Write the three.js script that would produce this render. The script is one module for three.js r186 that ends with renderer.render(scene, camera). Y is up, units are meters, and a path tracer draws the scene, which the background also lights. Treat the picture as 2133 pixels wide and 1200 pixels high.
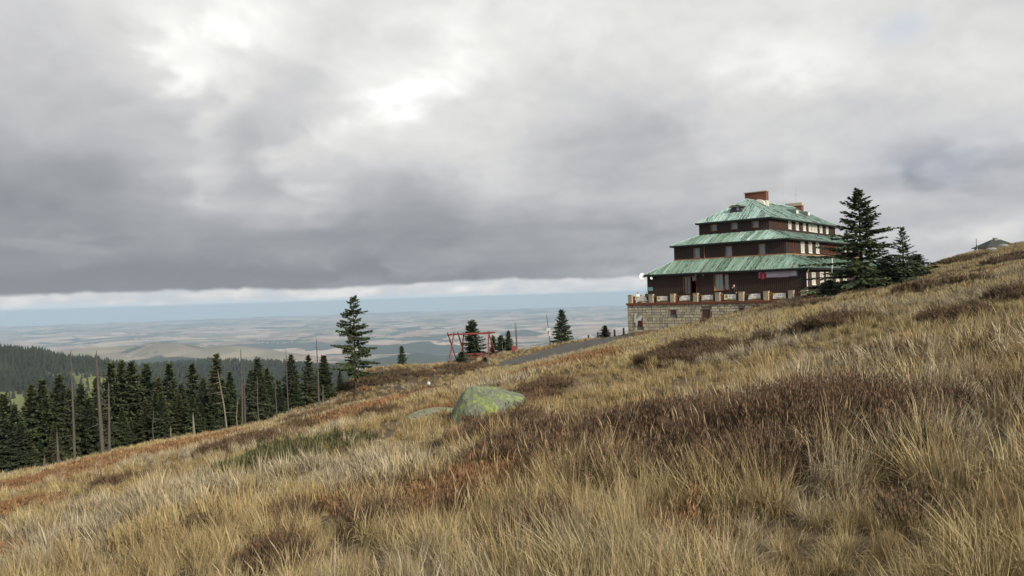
import * as THREE from 'three';
import { mergeGeometries } from 'three/addons/utils/BufferGeometryUtils.js';
import { MarchingCubes } from 'three/addons/objects/MarchingCubes.js';

// ---------------------------------------------------------------- camera, sky, sun, exposure
const R = THREE.MathUtils.degToRad;
const FOCAL = 1658, EYE = 1.6, PITCH = R(0.592), ROLL = R(1.777);
const scene = new THREE.Scene();
const camera = new THREE.PerspectiveCamera(2 * Math.atan(600 / FOCAL) * 180 / Math.PI, 2133 / 1200, 0.1, 400000);
camera.rotation.order = 'YXZ';
camera.position.set(0, EYE, 0);
camera.rotation.set(PITCH, 0, -ROLL);
scene.add(camera);

const renderer = new THREE.WebGLRenderer({ antialias: true });
renderer.toneMapping = THREE.LinearToneMapping;
renderer.toneMappingExposure = 1;
renderer.shadowMap.enabled = true;

const sun = new THREE.DirectionalLight(new THREE.Color(1, 0.92, 0.78), 4.8);
sun.position.set(0.62, 0.5, 0.78).multiplyScalar(200);
sun.castShadow = true;
sun.shadow.radius = 5;
Object.assign(sun.shadow.camera, { left: -150, right: 150, top: 150, bottom: -150, near: 1, far: 600 });
sun.shadow.mapSize.set(4096, 4096);
scene.add(sun, sun.target);
scene.fog = new THREE.FogExp2(new THREE.Color(0.62, 0.81, 1.0), 3.5e-5);

// ---------------------------------------------------------------- random numbers and noise
function rng32(a) { return () => { a |= 0; a = a + 0x6D2B79F5 | 0; let t = Math.imul(a ^ a >>> 15, 1 | a); t = t + Math.imul(t ^ t >>> 7, 61 | t) ^ t; return ((t ^ t >>> 14) >>> 0) / 4294967296; }; }
const rnd = rng32(7);
const between = (r, a, b) => a + (b - a) * r();
function hash3(x, y, z) { let h = Math.imul(x, 374761393) + Math.imul(y, 668265263) + Math.imul(z, 1274126177) | 0; h = Math.imul(h ^ h >>> 13, 1274126177); return ((h ^ h >>> 16) >>> 0) / 4294967296; }
const fade = (t) => t * t * t * (t * (t * 6 - 15) + 10), mix = (a, b, t) => a + (b - a) * t;
const clamp = (x, a = 0, b = 1) => Math.min(b, Math.max(a, x)), smooth = (a, b, x) => { const t = clamp((x - a) / (b - a)); return t * t * (3 - 2 * t); };
function noise3(x, y, z) {
  const ix = Math.floor(x), iy = Math.floor(y), iz = Math.floor(z), u = fade(x - ix), v = fade(y - iy), w = fade(z - iz), h = hash3;
  return 2 * mix(mix(mix(h(ix, iy, iz), h(ix + 1, iy, iz), u), mix(h(ix, iy + 1, iz), h(ix + 1, iy + 1, iz), u), v), mix(mix(h(ix, iy, iz + 1), h(ix + 1, iy, iz + 1), u), mix(h(ix, iy + 1, iz + 1), h(ix + 1, iy + 1, iz + 1), u), v), w) - 1;
}
function fbm(x, y, z, n) { let s = 0, a = 0.5; for (let i = 0; i < n; i++) { s += a * noise3(x, y, z); x = x * 2.03 + 11.3; y = y * 2.03 + 4.7; z = z * 2.03 + 7.1; a *= 0.5; } return s; }
const lin = (c) => { c /= 255; return c <= 0.04045 ? c / 12.92 : Math.pow((c + 0.055) / 1.055, 2.4); };

// photograph point -> direction with unit depth; -> point at a depth
const cR = Math.cos(ROLL), sR = Math.sin(ROLL), cP = Math.cos(PITCH), sP = Math.sin(PITCH);
function ray(px, py) {
  const a = px - 1066.5, b = 600 - py, u = (a * cR + b * sR) / FOCAL, v = (-a * sR + b * cR) / FOCAL;
  const y = v * cP + sP, z = -v * sP + cP;
  return [u / z, y / z];
}
const at = (px, py, d) => { const [x, y] = ray(px, py); return new THREE.Vector3(x * d, EYE + y * d, -d); };

// ---------------------------------------------------------------- the sky: low grey cloud, a light band under it
{
  const W = 3072, H = 1536, data = new Float32Array(W * H * 4);
  const seen = [
    [-300, 100, 196], [-300, 350, 165], [-300, 520, 135], [0, 0, 205], [0, 150, 198], [0, 300, 178], [0, 450, 150], [0, 500, 156], [0, 560, 127], [0, 605, 117], [150, 250, 190], [200, 50, 209], [180, 420, 152], [150, 500, 160], [200, 570, 124],
    [330, 40, 226], [400, 120, 233], [520, 30, 236], [470, 190, 220], [300, 300, 190], [430, 330, 196], [432, 385, 216], [330, 420, 152], [300, 480, 148], [350, 560, 128], [420, 450, 165], [600, 40, 210], [610, 200, 206], [560, 260, 200], [520, 360, 180], [600, 320, 206],
    [560, 440, 162], [560, 500, 146], [560, 540, 150], [550, 585, 122], [730, 250, 228], [800, 215, 240], [900, 180, 240], [940, 110, 226], [850, 120, 218], [700, 330, 216], [640, 420, 204], [660, 400, 206], [740, 450, 160], [800, 360, 206], [820, 440, 154], [800, 500, 145], [760, 535, 160], [800, 575, 122],
    [1000, 60, 228], [1000, 200, 222], [960, 270, 216], [1000, 350, 200], [1000, 440, 172], [1000, 520, 160], [1000, 560, 140], [1150, 80, 224], [1200, 220, 212], [1180, 320, 196], [1250, 450, 176], [1200, 540, 164], [1290, 520, 178], [1270, 570, 150], [1300, 300, 190], [1400, 120, 218], [1400, 240, 208], [1400, 400, 184], [1350, 540, 172],
    [1600, 60, 222], [1620, 130, 232], [1700, 150, 229], [1560, 250, 214], [1560, 350, 200], [1760, 110, 222], [1700, 300, 208], [1800, 220, 210], [1800, 350, 198], [1950, 40, 216], [2000, 150, 226], [2120, 60, 212], [1960, 240, 206], [1930, 330, 184], [2020, 350, 178], [2100, 260, 206], [2110, 400, 184], [1900, 420, 190], [2000, 430, 184], [2080, 470, 200], [1960, 480, 206], [1930, 525, 184], [2300, 300, 196], [2300, 100, 214], [2300, 450, 186],
    [0, -150, 208], [500, -150, 222], [1066, -150, 226], [1600, -150, 222], [2133, -150, 214],
  ].map(([px, py, v]) => { const [x, y] = ray(px, py); return [Math.atan2(x, 1), Math.atan2(y, Math.hypot(x, 1)), lin(v)]; });
  const hole = (() => { const [x, y] = ray(1875, 62); return [Math.atan2(x, 1), Math.atan2(y, Math.hypot(x, 1))]; })();
  const hole2 = (() => { const [x, y] = ray(1985, 335); return [Math.atan2(x, 1), Math.atan2(y, Math.hypot(x, 1))]; })();
  const glows = [[780, 228, 62, 26, 0.3], [830, 205, 60, 28, 0.3], [905, 182, 60, 32, 0.24], [965, 115, 40, 60, 0.08], [720, 262, 50, 20, 0.14], [650, 300, 60, 18, 0.1], [575, 325, 46, 20, 0.1], [345, 40, 50, 50, 0.12], [400, 110, 60, 50, 0.16], [470, 165, 60, 40, 0.12], [530, 25, 70, 40, 0.16], [450, 240, 40, 50, 0.07], [432, 375, 30, 34, 0.17], [440, 425, 50, 20, 0.06], [642, 405, 46, 30, 0.17], [668, 450, 40, 16, 0.05], [1630, 125, 110, 60, 0.1], [1720, 150, 80, 40, 0.08], [2010, 150, 80, 40, 0.06], [1010, 60, 50, 70, 0.06], [1980, 480, 120, 22, 0.1], [2060, 455, 80, 18, 0.06], [140, 500, 120, 16, 0.06], [700, 535, 180, 12, 0.05], [1290, 530, 60, 16, 0.04],
    [520, 300, 40, 60, -0.06], [610, 200, 60, 70, -0.04], [250, 430, 160, 40, -0.05], [820, 470, 180, 36, -0.05], [2010, 345, 110, 36, -0.12], [1930, 310, 60, 30, -0.06], [1280, 300, 140, 60, -0.05], [400, 575, 300, 14, -0.05], [900, 575, 200, 14, -0.05], [30, 350, 120, 60, -0.04]].map(([px, py, rx, ry, amp]) => { const [x, y] = ray(px, py); return [Math.atan2(x, 1), Math.atan2(y, Math.hypot(x, 1)), rx / FOCAL, ry / FOCAL, amp]; });
  const sa = R(2.7), se = R(1.75), haze = [lin(204), lin(218), lin(228)];
  const general = [[0, lin(120)], [3, lin(126)], [6, lin(142)], [10, lin(152)], [16, lin(171)], [24, lin(197)], [40, lin(210)], [91, lin(208)]];
  for (let row = 0; row < H; row++) {
    const el = ((row + 0.5) / H - 0.5) * Math.PI, deg = el * 180 / Math.PI;
    let k = 0; while (k < general.length - 2 && general[k + 1][0] < deg) k++;
    const usual = mix(general[k][1], general[k + 1][1], smooth(general[k][0], general[k + 1][0], deg));
    for (let col = 0; col < W; col++) {
      const o = (row * W + col) * 4; data[o + 3] = 1;
      if (deg <= 0) { data[o] = haze[0]; data[o + 1] = haze[1]; data[o + 2] = haze[2]; continue; }
      const round = ((col + 0.5) / W - 0.5) * 2 * Math.PI, dx = Math.cos(round) * Math.cos(el), dz = Math.sin(round) * Math.cos(el), dy = Math.sin(el);
      let az = round + Math.PI / 2; if (az > Math.PI) az -= 2 * Math.PI;
      const s = 1 / (dy + 0.3), big = fbm(dx * s * 1.1, dy * 3, dz * s * 1.1, 5), fine = fbm(dx * s * 3.2 + 5, dy * s * 5.5, dz * s * 3.2, 6);
      let v = usual * (1 + 0.5 * big);
      if (Math.abs(az) < 0.85 && deg < 40) {
        const wa = az + 0.05 * fbm(dx * 6 + 2, dy * 9, dz * 6, 5), we = el + 0.034 * fbm(dx * 7, dy * 11 + 3, dz * 7, 5);
        let sw = 0.004, sv = 0.004 * v;
        for (const c of seen) { const da = (wa - c[0]) / sa, de = (we - c[1]) / se, q = da * da + de * de; if (q < 22) { const w = Math.exp(-q * 0.5); sw += w; sv += w * c[2]; } }
        const close = smooth(0.85, 0.66, Math.abs(az)) * smooth(40, 30, deg);
        v = mix(v, sv / sw, close);
      }
      const wx = 0.05 * fine, mid = fbm((dx + wx) * 17, dy * 26 + wx * 9, (dz - wx) * 17, 6);
      v *= 1.05 + 0.12 * fine + 0.04 * big + 0.11 * mid + 0.07 * fbm((dx + wx) * 46, dy * 66, (dz - wx) * 46, 4) + 0.3 * smooth(14, 3, deg) * fbm(az * 7 + 0.6 * fine, deg * 0.75, 4, 5);
      for (const [ga, ge, wa2, we2, amp] of glows) {
        const q = ((az + 0.045 * mid - ga) / wa2) ** 2 + ((el + 0.03 * mid - ge) / we2) ** 2; if (q < 8) v += (amp > 0 ? 0.66 : 1) * amp * Math.exp(-q * q * 0.45) * clamp(1 + 1.6 * mid, 0.25, 1.9);
      }
      if (deg < 12 && v < 0.36) v = mix(0.215 + Math.max(0, v - 0.12) * 0.6, v, smooth(9, 12, deg));
      const cool = smooth(0.6, 0.2, v); let r = v * (1 - 0.045 * cool), g = v * (1 + 0.008 * cool), b = v * (1.025 + 0.08 * cool - 0.05 * smooth(0.6, 0.75, v));
      for (const [h, a, e, amount, n] of [[hole, 0.020, 0.012, 0.55, 30], [hole2, 0.055, 0.022, 0.22, 14]]) {
        const q = ((az - h[0]) / a) ** 2 + ((el - h[1]) / e) ** 2;
        if (q < 9) { const t = amount * Math.exp(-q * 0.7) * clamp(0.8 + 0.9 * fbm(dx * n, dy * n, dz * n, 4)); r = mix(r, 0.5, t); g = mix(g, 0.62, t); b = mix(b, 0.86, t); }
      }
      // under the cloud base: a row of sunlit cumulus, then pale haze down to the horizon
      const edge = 1.1 + 0.34 * fbm(dx * 12, 3, dz * 12, 6) + 0.1 * fbm(dx * 70, 3, dz * 70, 4), under = smooth(edge + 0.07, edge - 0.09, deg);
      if (under > 0) {
        const puff = fbm(dx * 34, deg * 1.6, dz * 34, 5), foot = 0.28 + 0.3 * fbm(dx * 20 + 9, 1, dz * 20, 4), w = smooth(foot - 0.2, foot + 0.16, deg + 0.25 * puff) * clamp(0.9 + 0.9 * puff, 0.2, 1);
        const c = [mix(haze[0] * 1.04, lin(213 + 40 * puff), w), mix(haze[1] * 1.02, lin(213 + 36 * puff), w), mix(haze[2], lin(214 + 30 * puff), w)];
        r = mix(r, c[0], under); g = mix(g, c[1], under); b = mix(b, c[2], under);
      }
      data[o] = r; data[o + 1] = g; data[o + 2] = b;
    }
  }
  const t = new THREE.DataTexture(data, W, H, THREE.RGBAFormat, THREE.FloatType);
  t.mapping = THREE.EquirectangularReflectionMapping; t.magFilter = t.minFilter = THREE.LinearFilter; t.needsUpdate = true;
  scene.background = t; scene.environment = t;
}

// ---------------------------------------------------------------- building helpers
const taken = {};
function numbered(name) { const n = taken[name] = (taken[name] ?? -1) + 1; return n ? `${name}_${String(n).padStart(3, '0')}` : name; }
function tag(o, label, category, group, kind) { if (label) o.userData.label = label; if (category) o.userData.category = category; if (group) o.userData.group = group; if (kind) o.userData.kind = kind; return o; }
function thing(name, label, category, pos, turn = 0, group) { const o = new THREE.Group(); o.name = numbered(name); scene.add(o); o.position.copy(pos); o.rotation.y = turn; return tag(o, label, category, group); }
function part(name, geometry, material, parent) { const m = new THREE.Mesh(Array.isArray(geometry) ? mergeGeometries(geometry.map((g) => g.index ? g.toNonIndexed() : g)) : geometry, material); m.name = name; parent.add(m); return m; }
function structure(name, geometry, material, label) { const m = part(numbered(name), geometry, material, scene); return tag(m, label, null, null, 'structure'); }
const V = (x, y, z) => new THREE.Vector3(x, y, z);
const box = (x0, x1, y0, y1, z0, z1) => new THREE.BoxGeometry(x1 - x0, y1 - y0, z1 - z0).translate((x0 + x1) / 2, (y0 + y1) / 2, (z0 + z1) / 2);
function bar(a, b, r0, r1 = r0, sides = 7) { const d = b.clone().sub(a), g = new THREE.CylinderGeometry(r1, r0, d.length(), sides); g.translate(0, d.length() / 2, 0); g.applyQuaternion(new THREE.Quaternion().setFromUnitVectors(V(0, 1, 0), d.normalize())); return g.translate(a.x, a.y, a.z); }
function meshFrom(pos, idx, col, uv) { const g = new THREE.BufferGeometry(); g.setAttribute('position', new THREE.Float32BufferAttribute(pos, 3)); if (col) g.setAttribute('color', new THREE.Float32BufferAttribute(col, 3)); if (uv) g.setAttribute('uv', new THREE.Float32BufferAttribute(uv, 2)); g.setIndex(idx); g.computeVertexNormals(); return g; }
function texture(n, fn, srgb = true) {
  const d = new Uint8Array(n * n * 4);
  for (let j = 0; j < n; j++) for (let i = 0; i < n; i++) { const c = fn(i / n, j / n), o = (j * n + i) * 4; for (let k = 0; k < 3; k++) d[o + k] = clamp(Array.isArray(c) ? c[k] : c) * 255; d[o + 3] = 255; }
  const t = new THREE.DataTexture(d, n, n); t.wrapS = t.wrapT = THREE.RepeatWrapping; t.magFilter = THREE.LinearFilter; t.minFilter = THREE.LinearMipmapLinearFilter; t.generateMipmaps = true; if (srgb) t.colorSpace = THREE.SRGBColorSpace; t.needsUpdate = true; return t;
}
// noise that wraps round at the edges of the texture
const wrapped = (u, v, fu, fv, n, seed = 0) => { const a = u * 2 * Math.PI, b = v * 2 * Math.PI; return fbm(Math.cos(a) * fu + seed, Math.sin(a) * fu + Math.cos(b) * fv, Math.sin(b) * fv + seed * 1.7, n); };
const mat = (r, g, b, roughness = 0.85, more = {}) => new THREE.MeshStandardMaterial({ color: new THREE.Color(r, g, b), roughness, ...more });

// ---------------------------------------------------------------- the shape of the hillside
const PSI = R(40.1);                                                   // the lodge's turn
const controls = [
  // [photograph x, y, depth]
  [0, 985, 46], [120, 965, 48], [250, 930, 49.5], [400, 900, 52], [500, 886, 55], [620, 852, 60], [700, 829, 65], [735, 815, 66], [850, 803, 66], [950, 783, 66],
  [768, 768, 73], [830, 757, 74], [930, 752, 78], [1000, 743, 82], [1100, 725, 88], [1200, 707, 93], [1310, 693, 91.5], [1060, 757, 63], [1120, 745, 70], [1200, 728, 79],
  [1390, 681, 87], [1440, 669, 85], [1500, 656, 82], [1560, 641, 78], [1640, 621, 72], [1690, 608, 67], [1800, 602, 63], [1900, 566, 90], [1950, 549, 115], [2037, 521, 140], [2133, 504, 168],
  [1681, 622, 78.3], [1600, 636, 82], [1010, 872, 20], [860, 874, 24],
].map(([px, py, d]) => { const p = at(px, py, d); return [p.x, d, p.y - (d < 40 ? 0 : px > 1320 && px < 1660 ? 0.55 : 0.3)]; });
for (const [x, d] of [[0, 0], [-4, 2], [4, 2], [0, 5], [-5, 8], [5, 8], [-9, 15], [8, 15], [0, -10], [14, 0], [-14, 0], [20, 30], [-16, 30], [2, 36], [12, 24], [30, 50], [22, 10]]) controls.push([x, d, 0.17 * x - 0.058 * d]);
controls.push([60, 120, 4], [10, 120, -8], [33, 106, 0.2], [45, 96, 0.6], [-60, 10, -11], [90, 40, 12]);
const spline = (() => {
  const n = controls.length, N = n + 3, A = [], K = (r2) => r2 < 1e-9 ? 0 : r2 * Math.log(r2) * 0.5;
  for (let i = 0; i < n; i++) { const row = new Float64Array(N + 1); for (let j = 0; j < n; j++) row[j] = K((controls[i][0] - controls[j][0]) ** 2 + (controls[i][1] - controls[j][1]) ** 2) + (i === j ? 6 : 0); row[n] = 1; row[n + 1] = controls[i][0]; row[n + 2] = controls[i][1]; row[N] = controls[i][2]; A.push(row); }
  for (let k = 0; k < 3; k++) { const row = new Float64Array(N + 1); for (let j = 0; j < n; j++) row[j] = [1, controls[j][0], controls[j][1]][k]; A.push(row); }
  for (let i = 0; i < N; i++) { let p = i; for (let j = i + 1; j < N; j++) if (Math.abs(A[j][i]) > Math.abs(A[p][i])) p = j; [A[i], A[p]] = [A[p], A[i]]; for (let j = 0; j < N; j++) if (j !== i) { const f = A[j][i] / A[i][i]; if (f) for (let k = i; k <= N; k++) A[j][k] -= f * A[i][k]; } }
  const w = A.map((row, i) => row[N] / row[i]);
  return (x, d) => { let s = w[n] + w[n + 1] * x + w[n + 2] * d; for (let i = 0; i < n; i++) s += w[i] * K((x - controls[i][0]) ** 2 + (d - controls[i][1]) ** 2); return s; };
})();
const table = (t, x) => { if (x <= t[0][0]) return t[0][1]; for (let i = 1; i < t.length; i++) if (x < t[i][0]) return mix(t[i - 1][1], t[i][1], (x - t[i - 1][0]) / (t[i][0] - t[i - 1][0])); return t[t.length - 1][1]; };
const crestAt = [[-400, 40], [0, 46], [250, 50], [500, 55], [690, 65], [760, 74], [930, 80], [1100, 90], [1200, 95], [1320, 112], [1700, 112], [1850, 86], [1900, 93], [1950, 117], [2037, 144], [2133, 172], [2600, 210]];
const fallAt = [[0, 0.46], [1200, 0.46], [1700, 0.3], [1950, 0.14], [2300, 0.1]];
const profile = [[0, -20], [150, -62], [300, -100], [800, -190], [1800, -285], [3000, -360], [5000, -480], [8000, -670], [12000, -830], [16000, -850], [400000, -850]];
const ridges = [
  { D: 1800, s: 520, wood: 1, pts: [[-700, 694], [-200, 720], [0, 736], [100, 751], [200, 765], [330, 784], [450, 812], [600, 868]] },
  { D: 3000, s: 520, wood: 1, pts: [[-100, 840], [150, 784], [330, 767], [450, 761], [600, 762], [720, 774], [800, 798], [900, 848]] },
  { D: 7000, s: 800, wood: 1, pts: [[180, 790], [240, 758], [275, 749], [330, 743], [370, 741], [440, 749], [510, 762], [600, 785]] },
  { D: 10500, s: 1700, wood: 0, pts: [[-400, 760], [0, 742], [80, 735], [150, 729], [250, 722], [320, 714], [375, 715], [430, 722], [500, 723], [560, 730], [640, 742], [720, 752], [850, 775]] },
  { D: 8600, s: 800, wood: 1, pts: [[560, 800], [640, 772], [700, 757], [760, 749], [850, 737], [950, 738], [1060, 735], [1150, 733], [1300, 728], [1500, 740]] },
  { D: 12500, s: 900, wood: 1, pts: [[690, 750], [760, 724], [830, 716], [900, 715], [960, 721], [1020, 738]] },
  { D: 17500, s: 1100, wood: 1, pts: [[980, 716], [1050, 693], [1100, 687], [1150, 699], [1230, 696], [1290, 700], [1400, 720]] },
  { D: 26000, s: 1500, wood: 0.5, pts: [[380, 705], [480, 694], [560, 690], [640, 696], [760, 700], [860, 690], [960, 684], [1100, 676], [1250, 672], [1400, 680]] },
];
for (const r of ridges) r.line = r.pts.map(([px, py]) => { const p = at(px, py, r.D); return [p.x / r.D, p.y]; });
const slopeOf = (px) => (px - 1066.5) / FOCAL;
function far(x, d) {
  const q = Math.max(d, 1), r = Math.hypot(x, d), a = x / q;
  let h = table(profile, r) + 0.016 * Math.min(r, 4500) * fbm(x / 900, 2, d / 900, 4) + (r > 9000 ? 34 * fbm(x / 4200, 5, d / 4200, 3) * smooth(9000, 14000, r) : 0), wood = 0;
  for (const k of ridges) {
    const t = Math.exp(-(((d - k.D) / k.s) ** 2)); if (t < 0.01) continue;
    const top = table(k.line, a) + 0.004 * k.D * fbm(x / (k.D * 0.03), k.D, d / (k.D * 0.09), 4), g = mix(table(profile, r) - 40, top, t);
    if (g > h) { h = g; wood = k.wood * smooth(0, 25, g - table(profile, r)); }
  }
  return [h, wood];
}
const hummocks = [];
function land(x, d) {
  let h = spline(x, d);
  const px = 1066.5 + FOCAL * x / Math.max(d, 6), rc = d > 6 ? table(crestAt, px) : 1e9, t = d - rc;
  if (t > 0) h -= table(fallAt, px) * t * t / (t + 10);
  const r = Math.hypot(x, d);
  if (d > 60 && px < 1500) { const w = smooth(120, 260, r); if (w > 0) h = mix(h, far(x, d)[0], w); }
  const rough = smooth(2, 8, r) * smooth(400, 100, r);
  h += rough * (0.22 * fbm(x / 4.5, 1, d / 4.5, 3) + 0.1 * fbm(x / 1.3, 4, d / 1.3, 2));
  let bump = 0;
  for (const m of hummocks) { const u = (x - m.x) / m.rx, v = (d - m.d) / m.rd, q = u * u + v * v; if (q < 6) bump = Math.max(bump, m.h * Math.exp(-q * 1.1)); }
  return h + bump;
}
// where the sight line through a photograph point meets the ground
function ground(px, py, from = 3) {
  const [rx, ry] = ray(px, py); let d = from, step = 0.1;
  for (; d < 240; d += (step = 0.012 * d)) if (EYE + ry * d <= land(rx * d, d)) break;
  let a = d - step, b = d;
  for (let i = 0; i < 16; i++) { const m = (a + b) / 2; if (EYE + ry * m <= land(rx * m, m)) b = m; else a = m; }
  return V(rx * b, land(rx * b, b), -b);
}
const onLand = (x, z, sink = 0) => V(x, land(x, -z) - sink, z);
const stand = (px, d, sink = 0.05) => { const x = slopeOf(px) * d; return onLand(x, -d, sink); };
console.log('sky and land ready');

// ---------------------------------------------------------------- vegetation patches (places on the ground)
const patches = [];
for (const [px, py, rx, ry, kind, h] of [
  // kind h heather, b bilberry, g green shrub, s pale sedge; h: height of the hummock
  [1390, 935, 290, 66, 'h', 0.34], [1690, 905, 190, 80, 'h', 0.45], [1600, 990, 190, 36, 'h', 0.12], [1150, 925, 130, 26, 'h', 0.18], [1640, 985, 190, 38, 'h', 0.12], [1060, 905, 100, 22, 'h', 0.2], [1250, 1000, 80, 18, 'h', 0.05], [1850, 950, 60, 26, 'h', 0.1],
  [1440, 745, 100, 26, 'h', 0.5], [1590, 716, 48, 9, 'h', 0.25], [1735, 692, 85, 13, 'h', 0.45], [1940, 605, 70, 16, 'h', 0.4], [1990, 665, 60, 14, 'h', 0.2], [1860, 770, 90, 30, 'h', 0.25], [2060, 740, 60, 24, 'h', 0.2], [2110, 860, 50, 34, 'h', 0.2], [1960, 850, 60, 20, 'h', 0.12], [2000, 545, 60, 16, 'h', 0.4], [2100, 545, 60, 20, 'h', 0.4], [2110, 625, 50, 18, 'h', 0.3],
  [1130, 822, 70, 16, 'h', 0.28], [1090, 845, 80, 14, 'h', 0.12], [920, 862, 60, 14, 'b', 0.1], [890, 822, 40, 8, 'h', 0.2], [1000, 868, 60, 10, 'h', 0.06],
  [110, 1005, 130, 18, 'b', 0.3], [220, 968, 90, 14, 'b', 0.3], [380, 938, 130, 12, 'b', 0.3], [190, 985, 50, 9, 'b', 0.1], [60, 1060, 90, 9, 'b', 0.25], [520, 928, 90, 9, 'h', 0.25], [600, 965, 120, 14, 'g', 0.3], [700, 935, 70, 10, 'g', 0.3], [490, 990, 60, 8, 'g', 0.15], [250, 1010, 60, 7, 'h', 0.1],
  [625, 1090, 42, 26, 'h', 0.12], [420, 1110, 40, 10, 'h', 0.05], [800, 1040, 30, 10, 'h', 0.05], [560, 1185, 50, 22, 'h', 0.05], [1120, 1150, 70, 34, 'h', 0.03], [1900, 1095, 60, 14, 'h', 0.05], [1440, 1110, 80, 20, 'b', 0.04], [960, 930, 30, 9, 'h', 0.08], [40, 1150, 40, 16, 'b', 0.04],
  [840, 780, 90, 10, 'h', 0], [960, 768, 60, 10, 'h', 0], [800, 795, 60, 8, 'h', 0], [1230, 745, 100, 8, 'b', 0], [1180, 765, 120, 9, 'b', 0.1], [1370, 692, 60, 6, 'b', 0], [870, 830, 90, 7, 'b', 0.1], [760, 855, 80, 6, 'b', 0.1], [700, 872, 70, 6, 'b', 0.1], [620, 895, 60, 5, 'h', 0.15], [780, 868, 60, 6, 'h', 0.15],
  [1270, 690, 50, 5, 'h', 0], [1660, 640, 60, 6, 'h', 0.1],
]) {
  const c = ground(px, py), up = ground(px, py - ry), dn = ground(px, py + ry), d = -c.z;
  const p = { x: c.x, d, rx: rx * d / FOCAL, rd: clamp((up.z - dn.z) / -2, 0.25, rx * d / FOCAL * 1.6), kind };
  patches.push(p);
  if (h) hummocks.push({ x: p.x, d: p.d, rx: p.rx, rd: p.rd, h: h * 0.75 });
}
function cover(x, d) {
  let best = 0, kind = 's';
  for (const p of patches) { const u = (x - p.x) / p.rx, v = (d - p.d) / p.rd, q = u * u + v * v; if (q < 1.7) { const w = 1.02 - q + 1.1 * fbm(x * 0.9, 3, d * 0.9, 4); if (w > best) { best = w; kind = p.kind; } } }
  const w = fbm(x / 5, 9, d / 5, 4); if (best < 0.25 && w > 0.44) { kind = w > 0.52 && fbm(x / 9, 2, d / 9, 2) > 0 ? 'b' : 'h'; best = (w - 0.44) * 4; }
  return [kind, clamp(best * 1.6)];
}

// ---------------------------------------------------------------- the ground sheets
const pathEdges = [[[1040, 757], [1035, 766]], [[1075, 748], [1080, 760]], [[1120, 736], [1130, 751]], [[1180, 719], [1200, 737]], [[1235, 709], [1255, 722]], [[1270, 702], [1285, 711]], [[1304, 694], [1312, 703]]].map(([a, b]) => [ground(...a, 40), ground(...b, 40)]);
const inPath = (x, z, grow = 0) => {
  for (let i = 0; i + 1 < pathEdges.length; i++) {
    const [a, b] = pathEdges[i], [c, e] = pathEdges[i + 1], quad = [a, b, e, c]; let sign = 0, ok = true;
    for (let k = 0; k < 4; k++) { const p = quad[k], q = quad[(k + 1) % 4], L = Math.hypot(q.x - p.x, q.z - p.z), s = ((q.x - p.x) * (z - p.z) - (q.z - p.z) * (x - p.x)) / Math.max(L, 1e-6); const side = Math.sign(s); if (!sign) sign = side; if (side !== sign && Math.abs(s) > grow) { ok = false; break; } }
    if (ok) return true;
  }
  return false;
};
function polar(radii, angles, height, colour) {
  const pos = [], col = [], uv = [], idx = [], n = angles.length;
  for (const r of radii) for (const a of angles) { const x = Math.sin(a) * r, d = Math.cos(a) * r, y = height(x, d), c = colour(x, d, y); pos.push(x, y, -d); uv.push(x, d); col.push(...c); }
  for (let i = 0; i + 1 < radii.length; i++) for (let j = 0; j + 1 < n; j++) { const p = i * n + j; idx.push(p, p + 1, p + n, p + 1, p + n + 1, p + n); }
  return meshFrom(pos, idx, col, uv);
}
const span = (a, b, n, ease = (t) => t) => Array.from({ length: n + 1 }, (_, i) => a + (b - a) * ease(i / n));
const grit = texture(512, (u, v) => { const n = 0.72 + 0.35 * wrapped(u, v, 6, 6, 5, 3) + 0.35 * wrapped(u, v, 26, 26, 3, 8); return [n, n * 0.98, n * 0.95]; });
const soil = new THREE.MeshStandardMaterial({ vertexColors: true, roughness: 0.95, map: (() => { const t = grit.clone(); t.repeat.set(0.6, 0.6); t.needsUpdate = true; return t; })() });
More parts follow.
